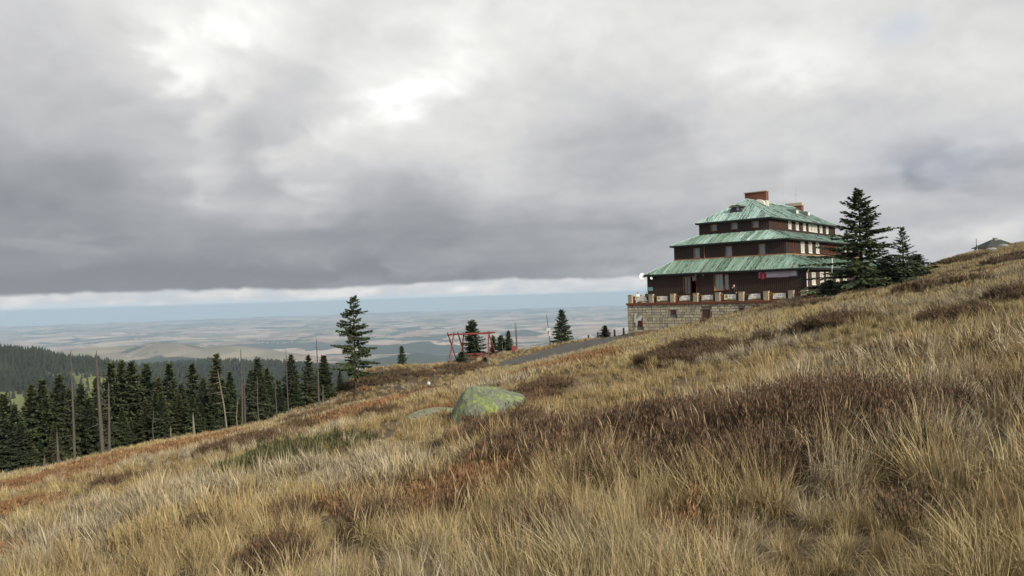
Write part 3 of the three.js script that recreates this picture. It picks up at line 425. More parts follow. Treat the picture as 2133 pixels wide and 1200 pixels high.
function dish(px, py, radius, label) {
  const q = onLodge(px, py, 'z', T1.z0 + 0.55), pos = inLodge(q.x, q.y, q.z), o = thing('satellite_dish', label, 'satellite dish', pos, R(-8));
  const g = new THREE.LatheGeometry([[0, -0.16], [0.4, -0.12], [0.75, -0.05], [1, 0.04], [1.0, 0.06], [0.74, -0.03], [0.4, -0.1], [0, -0.14]].map(([a, b]) => new THREE.Vector2(a * radius, b * radius)), 26).rotateX(Math.PI / 2 - 0.25).scale(0.92, 1.12, 1);
  part('reflector', g, mat(0.88, 0.88, 0.86, 0.4), o); part('feed_arm', [bar(V(0, -radius, 0.02), V(0, -0.1 * radius, radius * 0.9), 0.014), new THREE.CylinderGeometry(0.035, 0.035, 0.1, 8).rotateX(Math.PI / 2).translate(0, -0.1 * radius, radius * 0.9)], mat(0.5, 0.5, 0.5, 0.5), o);
  const back = inLodge(q.x + 0.15, q.y - 0.1, T1.z0 + 0.02).sub(pos).applyAxisAngle(V(0, 1, 0), R(8)); part('bracket', bar(V(0, 0, -0.1 * radius), back, 0.03), mat(0.2, 0.25, 0.22, 0.6), o);
}
dish(1338, 575.5, 0.35, 'large white satellite dish at the left corner of the lodge'); dish(1357, 579.5, 0.15, 'small grey white dish on the lodge wall beside the large dish');

// ---------------------------------------------------------------- printed cloths
function canvas(w, h, draw) { const c = document.createElement('canvas'); c.width = w; c.height = h; draw(c.getContext('2d'), w, h); const t = new THREE.CanvasTexture(c); t.colorSpace = THREE.SRGBColorSpace; t.needsUpdate = true; return t; }
const strokes = (g, x, y, w, h, n, seed) => { const r = rng32(seed); for (let i = 0; i < n; i++) { const a = x + (i + 0.15) * w / n, b = w / n * 0.7; g.fillRect(a, y + r() * h * 0.1, b * 0.3, h * (0.85 + 0.15 * r())); if (r() < 0.6) g.fillRect(a + b * 0.6, y, b * 0.3, h); const m = Math.floor(r() * 3); g.fillRect(a, y + h * [0, 0.42, 0.84][m], b * 0.9, h * 0.16); } };
{
  const q0 = onLodge(1581, 573, 'z', T1.z0), q1 = onLodge(1663, 570, 'z', T1.z0), yt = onLodge(1620, 565.3, 'z', T1.z0).y, yb = onLodge(1620, 577.6, 'z', T1.z0).y;
  const o = thing('banner_sign', 'long lilac banner with a red disc on the dark plank wall', 'banner', inLodge((q0.x + q1.x) / 2, yb, T1.z0 + 0.05), -PSI), W = q1.x - q0.x, H = yt - yb;
  const t = canvas(1024, 160, (g, w, h) => { g.fillStyle = '#b9b1be'; g.fillRect(0, 0, w, h); g.fillStyle = '#e6e0e2'; strokes(g, 180, 46, 330, 74, 10, 4); g.fillStyle = '#d3bccb'; strokes(g, 540, 52, 300, 60, 9, 8); g.fillStyle = '#cfd3d6'; g.fillRect(860, 14, 120, 92); g.fillStyle = '#7f8f7c'; strokes(g, 880, 36, 80, 34, 4, 6); g.fillStyle = '#55598c'; g.fillRect(984, 0, 40, h); g.fillRect(780, 140, 244, 20); });
  part('cloth', box(-W / 2, W / 2, 0, H, 0, 0.02), mat(1, 1, 1, 0.7, { map: t }), o);
  const d = canvas(256, 256, (g) => { g.fillStyle = '#b5243c'; g.fillRect(0, 0, 256, 256); g.fillStyle = '#d7a6b0'; strokes(g, 50, 104, 156, 46, 5, 3); });
  part('red_disc', new THREE.CylinderGeometry(0.4, 0.4, 0.025, 30).rotateX(Math.PI / 2).translate(-W / 2 + 0.46, H * 0.36, 0.034), [mat(0.4, 0.03, 0.06, 0.6), mat(1, 1, 1, 0.6, { map: d }), mat(0.4, 0.03, 0.06, 0.6)], o);
}

// ---------------------------------------------------------------- the stone terrace in front
const ZT = 7.4, TX0 = -14.3, TX1 = 6.3, LEDGE = -0.12;
const terrace = thing('stone_terrace', 'rubble stone terrace with square pillars and a red ledge below the lodge', 'terrace', inLodge(0, 0, 0), -PSI);
const sandStone = (tone, seed) => mat(tone[0], tone[1], tone[2], 0.95, { map: texture(64, (u, v) => { const n = 0.85 + 0.35 * wrapped(u, v, 3, 3, 4, seed) + 0.2 * wrapped(u, v, 12, 12, 2, seed + 3); return [n, n, n * 0.98]; }) });
const stoneMats = [[0.64, 0.57, 0.42], [0.54, 0.5, 0.38], [0.7, 0.63, 0.47], [0.44, 0.41, 0.33], [0.64, 0.54, 0.37], [0.56, 0.53, 0.45], [0.72, 0.65, 0.52]].map((t, i) => sandStone(t, i * 3 + 1));
{
  const groundLocal = (x, z) => { const w = inLodge(x, 0, z); return land(w.x, -w.z) - FLOOR; };
  const mortar = mat(0.15, 0.14, 0.12, 0.98);
  const body = part('wall', [box(TX0, TX1 + 0.4, -6.5, LEDGE - 0.24, ZT - 0.6, ZT), box(TX0, TX0 + 0.6, -6.5, LEDGE - 0.24, T1.z0 - 4, ZT - 0.6)], mortar, terrace);
  part('deck', box(TX0 + 0.1, TX1, LEDGE - 0.24, LEDGE - 0.01, T1.z0 - 4, ZT - 0.3), mat(0.2, 0.12, 0.08, 0.9), terrace);
  part('ledge', [box(TX0 - 0.12, TX1, LEDGE - 0.24, LEDGE, ZT - 0.3, ZT + 0.16), box(TX0 - 0.12, TX0 + 0.3, LEDGE - 0.24, LEDGE, T1.z0 - 4, ZT - 0.3)], mat(0.27, 0.09, 0.038, 0.8, { map: plankMap }), terrace);
  // openings set into the wall
  const hole = (px0, px1, py0, py1) => { const a = onLodge(px0, (py0 + py1) / 2, 'z', ZT), b = onLodge(px1, (py0 + py1) / 2, 'z', ZT), c = onLodge((px0 + px1) / 2, py1, 'z', ZT), e = onLodge((px0 + px1) / 2, py0, 'z', ZT); return [a.x, b.x, c.y, e.y]; };
  const maroon = mat(0.075, 0.03, 0.028, 0.7), holes = [];
  for (const [n, a] of [['cellar_hatch', hole(1397, 1409, 646, 655.5)], ['cellar_door', hole(1463, 1480, 644.5, 664)], ['vent_slot', hole(1540, 1550, 641, 645)], ['cellar_shutter', hole(1328, 1338, 668.5, 681)]]) {
    holes.push(a); const p = part(n, box(a[0], a[1], a[2], a[3], ZT - 0.01, ZT + 0.02), maroon, terrace);
    part('door_frame', [box(a[0] - 0.07, a[0], a[2], a[3] + 0.07, ZT - 0.02, ZT + 0.07), box(a[1], a[1] + 0.07, a[2], a[3] + 0.07, ZT - 0.02, ZT + 0.07), box(a[0], a[1], a[3], a[3] + 0.07, ZT - 0.02, ZT + 0.07)], n === 'cellar_shutter' ? mat(0.3, 0.08, 0.07, 0.8) : mat(0.2, 0.15, 0.12, 0.9), p);
  }
  // the stones, one by one
  const r = rng32(11), variants = [];
  for (let k = 0; k < 6; k++) { const g = new THREE.BoxGeometry(1, 1, 1), p = g.attributes.position; const off = {}; for (let i = 0; i < p.count; i++) { const key = `${p.getX(i) > 0}${p.getY(i) > 0}${p.getZ(i) > 0}`, o = off[key] ??= [0.06 * r(), 0.07 * r(), 0.5 * r()], f = p.getZ(i) > 0 ? 1.5 : 0.4; p.setXYZ(i, p.getX(i) * (1 - f * o[0] * 2), p.getY(i) * (1 - f * o[1] * 2), p.getZ(i) > 0 ? p.getZ(i) - o[2] * 0.5 : p.getZ(i)); } g.computeVertexNormals(); variants.push(g); }
  const list = [];
  const course = (len, place) => { let y = LEDGE - 0.245; while (y > -6) { const h = between(r, 0.26, 0.42); let s = -r() * 0.3; while (s < len) { const w = between(r, 0.3, 0.72); list.push([place, Math.max(s, 0), Math.min(s + w, len), y - h, y]); s += w; } y -= h; } };
  course(TX1 + 0.4 - TX0, 'front'); course(ZT - T1.z0 + 3.5, 'left');
  const kept = [];
  for (const s of list) {
    const m = (s[1] + s[2]) / 2, x = s[0] === 'front' ? TX0 + m : TX0, z = s[0] === 'front' ? ZT : ZT - m;
    if (s[4] < groundLocal(x, z + 0.1) - 0.1) continue;
    if (s[0] === 'front' && holes.some((h) => TX0 + s[2] > h[0] - 0.05 && TX0 + s[1] < h[1] + 0.05 && s[4] > h[2] - 0.02 && s[3] < h[3] + 0.05)) { // cut round the opening
      const h = holes.find((q) => TX0 + s[2] > q[0] - 0.05 && TX0 + s[1] < q[1] + 0.05 && s[4] > q[2] - 0.02 && s[3] < q[3] + 0.05), L = h[0] - 0.08 - TX0, Rr = h[1] + 0.08 - TX0;
      if (L - s[1] > 0.12) kept.push(['front', s[1], L, s[3], s[4]]); if (s[2] - Rr > 0.12) kept.push(['front', Rr, s[2], s[3], s[4]]); continue;
    }
    kept.push(s);
  }
  const area = (s) => (s[2] - s[1]) * (s[4] - s[3]) * (s[0] === 'front' ? 1 : 0.2);
  kept.sort((a, b) => area(b) - area(a));
  const rest = [];
  kept.forEach((s, i) => {
    const w = s[2] - s[1] - 0.025, h = s[4] - s[3] - 0.025, depth = between(r, 0.09, 0.15), m = new THREE.Matrix4().compose(s[0] === 'front' ? V(TX0 + (s[1] + s[2]) / 2, (s[3] + s[4]) / 2, ZT + 0.02) : V(TX0 - 0.02, (s[3] + s[4]) / 2, ZT - (s[1] + s[2]) / 2), new THREE.Quaternion().setFromEuler(new THREE.Euler(0, s[0] === 'front' ? 0 : -Math.PI / 2, between(r, -0.03, 0.03))), V(w, h, depth)), g = variants[Math.floor(r() * 6)];
    if (i < 290) { const o = part('stone', g, stoneMats[Math.floor(r() * 7)], body); m.decompose(o.position, o.quaternion, o.scale); } else rest.push(g.clone().applyMatrix4(m));
  });
  if (rest.length) tag(part('small_stones', rest, stoneMats[1], body), null, null, null, 'stuff');
  // white splashes of paint round the shutter: a prancing outline
  const sp = (pts) => { const s = new THREE.Shape(pts.map(([px, py]) => { const q = onLodge(px, py, 'z', ZT + 0.13); return new THREE.Vector2(q.x, q.y); })); return new THREE.ExtrudeGeometry(s, { depth: 0.012, bevelEnabled: false }).translate(0, 0, ZT + 0.11); };
  part('white_mural', [sp([[1321, 658], [1323, 653], [1325.5, 652], [1326, 656], [1324, 660], [1325, 664], [1328, 663], [1330, 661], [1334, 660], [1335.5, 656], [1337, 659], [1336, 665], [1335, 668], [1328.5, 668], [1328, 671], [1327.5, 676], [1326.5, 680], [1325, 679], [1324.5, 674], [1322, 671], [1321, 667], [1322, 663]])], mat(0.62, 0.61, 0.57, 0.9), terrace);
  part('concrete_footing', box(TX0 + 0.7, TX0 + 3.6, -5.6, groundLocal(TX0 + 1.5, ZT + 0.3) + 0.32, ZT + 0.0, ZT + 0.24), mat(0.22, 0.22, 0.2, 0.95), terrace);
  // pillars, rails
  const pillarG = new THREE.BoxGeometry(0.5, 0.9, 0.42, 1, 1, 1), px = [1314, 1357, 1402, 1450, 1496, 1545, 1597, 1649, 1675], xs = px.map((p) => onLodge(p, 620, 'z', ZT - 0.1).x);
  const pale = [sandStone([0.5, 0.44, 0.31], 40), sandStone([0.44, 0.4, 0.3], 50), sandStone([0.54, 0.49, 0.36], 60)];
  xs.forEach((x, i) => { const o = part('pillar', pillarG, pale[i % 3], terrace); o.position.set(x, LEDGE + 0.45, ZT - 0.1); o.rotation.y = (i % 3 - 1) * 0.02; part('coping', new THREE.BoxGeometry(0.54, 0.05, 0.46).translate(0, 0.475, 0), pale[(i + 1) % 3], o); });
  for (const z of [ZT - 2.6, ZT - 5]) { const o = part('pillar', pillarG, pale[1], terrace); o.position.set(TX0 + 0.2, LEDGE + 0.45, z); }
  const p8 = part('pillar', pillarG, pale[0], terrace); p8.position.set(mix(xs[7], xs[8], 0.58), LEDGE + 0.35, ZT - 1.7);
  for (let i = 0; i + 1 < xs.length; i++) for (const [y, h] of [[0.62, 0.09], [0.1, 0.08]]) part('rail', box(xs[i] + 0.26, xs[i + 1] - 0.26, LEDGE + y, LEDGE + y + h, ZT - 0.16, ZT - 0.1), redWood, terrace);
  for (const [y, h] of [[0.62, 0.09], [0.1, 0.08]]) part('rail', box(TX0 + 0.15, TX0 + 0.22, LEDGE + y, LEDGE + y + h, ZT - 7, ZT - 0.32), redWood, terrace);
  for (let i = 0; i + 1 < xs.length - 1; i++) { part('post', box(xs[i] + 0.34, xs[i] + 0.5, LEDGE, LEDGE + 0.82, ZT - 0.2, ZT - 0.13), i % 2 ? mat(0.06, 0.035, 0.035, 0.8) : mat(0.33, 0.09, 0.035, 0.8), terrace); part('post', box(xs[i + 1] - 0.56, xs[i + 1] - 0.34, LEDGE, LEDGE + 0.78, ZT - 0.2, ZT - 0.13), mat(0.05, 0.03, 0.035, 0.8), terrace); }
  // advertising cloths tied between the pillars
  const art = (k) => canvas(256, 112, (g, w, h) => {
    g.fillStyle = ['#e4e3dc', '#dedcd4'][k % 2]; g.fillRect(0, 0, w, h); g.fillStyle = '#b0a880'; g.fillRect(70, 84, w - 80, 28);
    if (k % 3 === 1) { g.fillStyle = '#c3b432'; g.beginPath(); g.arc(48, 46, 38, 0, 7); g.fill(); g.fillStyle = '#5c6a35'; g.beginPath(); g.arc(48, 46, 15, 0, 7); g.fill(); g.fillStyle = '#8f9a55'; g.fillRect(70, 88, 90, 24); } else { g.fillStyle = ['#c9b24a', '#d9c65a', '#6f7d3c'][k % 3]; g.beginPath(); g.moveTo(0, 0); g.lineTo(70, 0); g.lineTo(10, 60); g.lineTo(0, 100); g.fill(); g.fillStyle = '#c9c6d6'; g.fillRect(18, 70, 64, 26); g.fillStyle = '#bd4a42'; g.fillRect(w - 44, 6, 30, 14); if (k === 7) { g.fillStyle = '#c85a3c'; g.fillRect(64, 30, 28, 40); } }
    g.fillStyle = '#f2f1f4'; g.fillRect(92, 12, 130, 52); g.fillStyle = '#5a5a6c'; strokes(g, 104, 18, 104, 40, 5, 20 + k);
  });
  const which = ['leftmost, next to the corner pillar', 'second from the left, with a yellow disc', 'third from the left, below the narrow window', 'fourth from the left, with a yellow disc', 'below the big window, fifth from the left', 'sixth from the left, below the person in black', 'rightmost, under the long wall banner'];
  for (let i = 0; i < 7; i++) {
    const a = xs[i] + 0.58, b = xs[i + 1] - 0.5, w = Math.min(b - a, 1.32), g = new THREE.BoxGeometry(w, 0.56, 0.012, 8, 3, 1), p = g.attributes.position, rr = rng32(90 + i), ph = rr() * 6;
    for (let k = 0; k < p.count; k++) p.setZ(k, p.getZ(k) + 0.025 * Math.sin(p.getX(k) * 5 + ph) * (0.6 - p.getY(k)));
    g.computeVertexNormals(); const c = part(numbered('advertising_banner'), g, mat(1, 1, 1, 0.7, { map: art(i) }), scene); c.position.copy(inLodge(mix(a, b, 0.5), LEDGE + 0.42, ZT - 0.05)); c.rotation.set(0, -PSI, (rr() - 0.5) * 0.04);
    tag(c, `white advertising cloth on the terrace rail, ${which[i]}`, 'banner', 'advertising cloths along the terrace');
  }
}
{ // a slim white pole in front of the lodge's right side
  const p = stand(1731.5, 73), top = at(1733.5, 538, 73); const o = thing('white_pole', 'slim white pole between the lodge side and the big spruce', 'pole', p); part('shaft', bar(V(0, -0.3, 0), V(top.x - p.x, top.y - p.y, 0), 0.055, 0.05), whitePaint, o); part('cap', new THREE.SphereGeometry(0.075, 8, 6).translate(top.x - p.x, top.y - p.y, 0), whitePaint, o);
}
console.log('lodge ready');

// ---------------------------------------------------------------- conifers
function spruce(seed, H, Rad, o = {}) {
  const { start = 0.05, whorl = 0.3, per = 6, power = 0.9, irregular = 0.3, droop = 0.28, lift = 0.5, step = 0.115, size = 1, clump = 0, tint = [0.046, 0.066, 0.026] } = o, r = rng32(seed), pos = [], col = [], idx = [];
  const twig = (p, dir, len, wide, c) => { const side = V(-dir.z, 0, dir.x).normalize().multiplyScalar(wide).applyAxisAngle(dir, between(r, -0.9, 0.9)), m = p.clone().addScaledVector(dir, len * 0.45), e = p.clone().addScaledVector(dir, len), k = pos.length / 3; pos.push(p.x, p.y, p.z, m.x + side.x, m.y + side.y, m.z + side.z, m.x - side.x, m.y - side.y, m.z - side.z, e.x, e.y - len * 0.12, e.z); for (let i = 0; i < 4; i++) col.push(...c); idx.push(k, k + 1, k + 2, k + 1, k + 3, k + 2); };
  const lobes = Array.from({ length: 40 }, () => between(r, 1 - irregular * 1.5, 1 + irregular * 0.6));
  for (let y = start * H, lv = 0; y < 0.985 * H; y += whorl * (1 - 0.55 * y / H) * between(r, 0.8, 1.2), lv++) {
    const t = y / H, n = Math.max(3, Math.round(per * (1 - 0.35 * t)));
    for (let b = 0; b < n; b++) {
      const y0 = y, yb = y0 + whorl * between(r, -0.45, 0.45), az = (b + between(r, -0.4, 0.4)) / n * Math.PI * 2 + lv * 2.4, lobe = clump ? mix(1, lobes[(lv * 3 + b * 7) % 40] * (0.75 + 0.5 * (0.5 + 0.5 * Math.sin(lv * 1.7 + Math.round(az)))), clump) : lobes[(lv + b * 5) % 40];
      const L = Math.max(0.1, Rad * Math.pow(1 - t, power) * lobe + 0.1), e = mix(-droop * 0.4, lift + 0.35, t * t) + between(r, -0.12, 0.16), sag = droop * (1 - t);
      const P = (s) => V(Math.cos(az) * s * L * Math.cos(e), yb + s * L * Math.sin(e) - sag * L * s * s * 0.8 + sag * L * s * s * s * 0.62, Math.sin(az) * s * L * Math.cos(e));
      const shade = between(r, 0.75, 1.3), m = Math.max(2, Math.round(L / step));
      let prev = P(0.02); const tip = P(1), k = pos.length / 3, w = 0.012 + 0.006 * L; pos.push(prev.x, prev.y - w, prev.z, prev.x, prev.y + w, prev.z, tip.x, tip.y, tip.z); for (let i = 0; i < 3; i++) col.push(0.05, 0.036, 0.026); idx.push(k, k + 1, k + 2);
      for (let i = 1; i <= m; i++) {
        const s = 0.1 + 0.9 * i / m, p = P(s), f = p.clone().sub(prev).normalize(); prev = p;
        const len = (0.36 * (1 - 0.6 * s) + 0.1) * Math.min(1, 0.35 + L * 0.5) * size * between(r, 0.7, 1.2);
        for (const sd of [-1, 1, r() < 0.5 ? -1 : 1]) { const dir = f.clone().applyAxisAngle(V(0, 1, 0), sd * between(r, 0.35, 1.15)); dir.y += between(r, -0.75, 0.3); dir.normalize(); const g = shade * between(r, 0.75, 1.25); twig(p, dir, len, 0.062 * size * between(r, 0.8, 1.5), [tint[0] * g, tint[1] * g, tint[2] * g]); }
        if (i === m) for (let v = 0; v < 3; v++) twig(p, f.clone().add(V(between(r, -0.5, 0.5), between(r, -0.3, 0.3), between(r, -0.5, 0.5))).normalize(), 0.22 * size, 0.05 * size, [tint[0] * 1.6, tint[1] * 1.55, tint[2] * 1.3]);
      }
    }
  }
  twig(V(0, H * 0.97, 0), V(0, 1, 0), H * 0.03 + 0.15, 0.03, tint);
  const trunk = new THREE.CylinderGeometry(0.012, 0.012 * H + 0.03, H * 0.99, 8, 5); trunk.translate(0, H * 0.495, 0);
  return { trunk, crown: meshFrom(pos, idx, col), H };
}
const needles = mat(1, 1, 1, 0.75, { vertexColors: true, side: THREE.DoubleSide }), bark = mat(0.075, 0.056, 0.044, 0.95, { map: plankMap }), grey = mat(0.135, 0.125, 0.115, 0.95, { map: plankMap }), paleDead = mat(0.3, 0.28, 0.24, 0.95, { map: plankMap });
function tree(shape, name, label, pos, height, turn, group, category = 'tree', wide = 1) {
  const o = thing(name, label, category, pos, turn, group), s = height / shape.H; o.scale.set(s * wide, s, s * wide);
  part('trunk', shape.trunk, bark, o); part('crown', shape.crown, needles, o); return o;
}
const forest = [0, 1, 2, 3, 4].map((i) => spruce(100 + i, 11, 2.0 + 0.25 * (i % 3), { whorl: 0.36, per: 8, step: 0.17, size: 1.7, irregular: 0.6, droop: 0.35, power: 0.86 + 0.07 * i, start: 0.03, tint: [[0.036, 0.05, 0.022], [0.042, 0.054, 0.022], [0.032, 0.048, 0.024], [0.048, 0.054, 0.022], [0.036, 0.052, 0.019]][i] }));
const topAt = (px, py, d) => at(px, py, d).y;
const words = ['first', 'second', 'third', 'fourth', 'fifth', 'sixth', 'seventh', 'eighth', 'ninth', 'tenth', 'eleventh', 'twelfth', 'thirteenth', 'fourteenth', 'fifteenth', 'sixteenth', 'seventeenth', 'eighteenth', 'nineteenth', 'twentieth', 'twenty-first', 'twenty-second', 'twenty-third', 'twenty-fourth', 'twenty-fifth', 'twenty-sixth'];
// the forest edge: [x, top y, metres behind the crest]
const edgeTrees = [[-40, 815, 6], [3, 820, 7], [24, 846, 4], [60, 805, 8], [83, 792, 6], [118, 783, 9], [140, 812, 4], [163, 803, 7], [196, 790, 5], [227, 757, 9], [249, 753, 11], [270, 754, 8], [301, 762, 10], [325, 790, 5], [348, 758, 9], [372, 800, 5], [396, 758, 8], [418, 790, 5], [447, 741, 10], [474, 775, 6], [532, 746, 8], [551, 768, 5], [602, 741, 9], [638, 792, 5], [668, 741, 9], [703, 771, 6]];
edgeTrees.forEach(([px, py, back], i) => { const d = table(crestAt, px) + back, p = stand(px, d, 0.15), h = topAt(px, py, d) - p.y; tree(forest[i % 5], 'spruce_tree', `${words[i]} dark spruce from the left along the forest edge`, p, h, i * 1.3, 'spruces along the forest edge', 'tree', clamp(9.5 / h, 0.75, 1.25)); });
{ const r = rng32(77); // rows deeper in the wood, seen only as dark tops between the others
  const skyline = edgeTrees.map((e) => [e[0], e[1]]);
  for (let i = 0; i < 34; i++) { const px = -70 + 800 * (i + r()) / 34, back = between(r, 13, 30), d = table(crestAt, px) + back, p = stand(px, d, 0.2), h = topAt(px, table(skyline, px) + between(r, 12, 60), d) - p.y; if (px > 470 && px < 515 || px > 690) continue; tree(forest[Math.floor(r() * 5)], 'inner_spruce', 'dark spruce standing deeper in the wood behind the forest edge', p, h, r() * 6, 'spruces deeper in the wood', 'tree', clamp(9 / h, 0.7, 1.2)); }
  for (let i = 0; i < 30; i++) { const px = -60 + 770 * (i + r()) / 30, d = table(crestAt, px) + between(r, 1.5, 5), p = stand(px, d, 0.1); if (px > 685) continue; tree(forest[Math.floor(r() * 5)], 'young_spruce', 'young spruce filling the gaps under the forest edge', p, between(r, 2.2, 4.6), r() * 6, 'young spruces under the forest edge', 'tree', 1.35); }
}
// dead trunks
function snag(px, top, base, d, lean, rad, material, label, branches, seed, name = 'dead_tree') {
  rad *= 0.62; const r = rng32(seed), p = stand(px, d, 0.2), h = topAt(px, top, d) - p.y, o = thing(name, label, 'dead tree', p, 0, 'bare dead trunks by the forest'), tipX = lean * d / FOCAL, mid = V(tipX * 0.45 + between(r, -0.06, 0.06), h * 0.5, 0.05), tip = V(tipX, h, 0);
  part('trunk', [bar(V(0, 0, 0), mid, rad, rad * 0.72, 8), bar(mid, tip, rad * 0.72, rad * 0.34, 8), bar(tip, tip.clone().add(V(rad * 0.2, rad * 1.8, 0)), rad * 0.28, 0.01, 5)], material, o);
  for (let i = 0; i < branches; i++) { const t = between(r, 0.25, 0.92), a = r() * 6.3, b = V(tipX * t, h * t, 0), l = between(r, 0.3, 1.1) * (1.1 - t * 0.6); part('branch', [bar(b, b.clone().add(V(Math.cos(a) * l, -0.12 * l + between(r, -0.2, 0.2) * l, Math.sin(a) * l)), 0.022, 0.008, 4)], material, o); }
}
[[147, 735, 46.6, -3, 0.13, grey, 14, 'tall thin bare trunk, first tall one from the left'], [206, 738, 48.2, -9, 0.21, grey, 12, 'thickest tall bare trunk left of the forest middle'], [219, 800, 49.5, 2, 0.15, grey, 6, 'shorter grey trunk close behind the thickest one'], [112, 905, 47.4, -1, 0.17, grey, 5, 'broken grey stump with a side branch near the left edge'], [84, 955, 47.5, 0, 0.2, grey, 1, 'low grey stump at the foot of the dark wood'], [397, 866, 51.5, -2, 0.17, paleDead, 1, 'short thick broken stump with a pale right edge'], [348, 890, 51, 0, 0.08, paleDead, 1, 'thin pale stub left of the thick broken stump'], [312, 850, 51, 2, 0.06, grey, 2, 'thin grey stick in front of the middle spruces'], [466, 775, 54, -17, 0.1, paleDead, 12, 'pale leaning dead trunk with small twigs'], [487, 838, 55, 1, 0.08, paleDead, 2, 'short pale stick right of the leaning trunk'], [497, 731, 55.4, 1, 0.12, grey, 9, 'tall straight bare trunk right of the leaning pale trunk'], [503, 760, 56, 1, 0.1, grey, 5, 'slimmer trunk standing just behind the tall straight one'], [532, 790, 57.5, -1, 0.09, grey, 5, 'grey trunk in front of a spruce in mid forest edge'], [570, 772, 59, 0, 0.07, grey, 3, 'lone thin dead stick between two spruces'], [594, 730, 60.2, -2, 0.08, grey, 6, 'tall slender bare trunk left of a dense spruce'], [657, 710, 62, -1, 0.13, grey, 6, 'tallest bare trunk at the right end of the forest'], [667, 805, 62.5, 0, 0.07, paleDead, 2, 'short pale trunk beside the tallest bare trunk']]
  .forEach(([px, top, d, lean, rad, m, n, label], i) => snag(px, top, 0, d, lean, rad, m, label, n, 300 + i));
// single trees
const big = spruce(41, 9, 4.6, { whorl: 0.34, per: 7, irregular: 0.6, droop: 0.3, lift: 0.5, power: 1.05, start: 0.02, step: 0.1, size: 1.15, tint: [0.05, 0.072, 0.027] });
const thin = spruce(47, 5, 2.1, { whorl: 0.26, per: 6, irregular: 0.5, droop: 0.2, lift: 0.6, power: 1.3, start: 0.02, step: 0.09, size: 0.95 });
const loose = spruce(43, 9, 2.0, { whorl: 0.3, per: 6, irregular: 0.9, clump: 1, droop: 0.2, lift: 0.1, power: 0.6, start: 0.2, step: 0.07, size: 1.15, tint: [0.048, 0.066, 0.024] });
const smallTree = [51, 52, 53].map((s) => spruce(s, 4, 1.15, { whorl: 0.17, per: 8, irregular: 0.5, step: 0.085, size: 1.05, start: 0.02, power: 0.75, tint: [0.04, 0.06, 0.03] }));
const single = (shape, px, top, d, label, wide = 1, turn = 0.4, name = 'spruce_tree') => { const p = stand(px, d, 0.1), h = topAt(px, top, d) - p.y; return tree(shape, name, label, p, h, turn, null, 'tree', wide); };
single(big, 1795, 393, 63, 'large open spruce hiding the right end of the lodge', 1.3, 0.9);
single(thin, 1883, 474, 68, 'smaller thin-topped spruce right of the large one', 1.2, 3.9);
single(smallTree[0], 1850, 535, 64, 'low bushy spruce between the two larger ones', 2.3, 1.0);
single(smallTree[1], 1910, 530, 69, 'low spruce leaning out to the right below the skyline', 2.4, 2.0);
single(smallTree[2], 1728, 584, 62, 'dark low spruce bush at the foot of the lodge corner', 2.7, 2.2);
single(loose, 735, 618, 66.5, 'tall ragged lone spruce with a bare lower trunk', 0.88, 0.3);
single(smallTree[0], 833, 722, 80, 'tiny pointed spruce on the bank right of the lone tree', 0.9, 1.2);
single(smallTree[1], 981, 669, 86, 'dark spruce growing behind the red swing frame', 1.15, 0.2);
single(smallTree[2], 1056, 690, 89, 'pointed dark spruce right of the swing', 0.85, 2.0);
single(smallTree[0], 1040, 700, 90, 'rounder low spruce touching the pointed one by the swing', 1.5, 3.0);
single(smallTree[1], 1024, 700, 92, 'thin spruce seen through the right swing legs', 0.7, 3.0);
single(smallTree[2], 1168, 647, 93, 'small dense spruce beside the signpost trunk', 1.0, 4.0);
single(smallTree[0], 1257, 679, 99, 'small bush-like conifer by the road posts', 1.9, 5.0, 'conifer_bush');
single(smallTree[1], 957, 733, 79, 'round dark conifer bush under the left swing legs', 2.2, 1.4, 'conifer_bush');
single(smallTree[2], 1006, 744, 77, 'low dark green bush on the bank below the swing', 2.4, 0.4, 'conifer_bush');

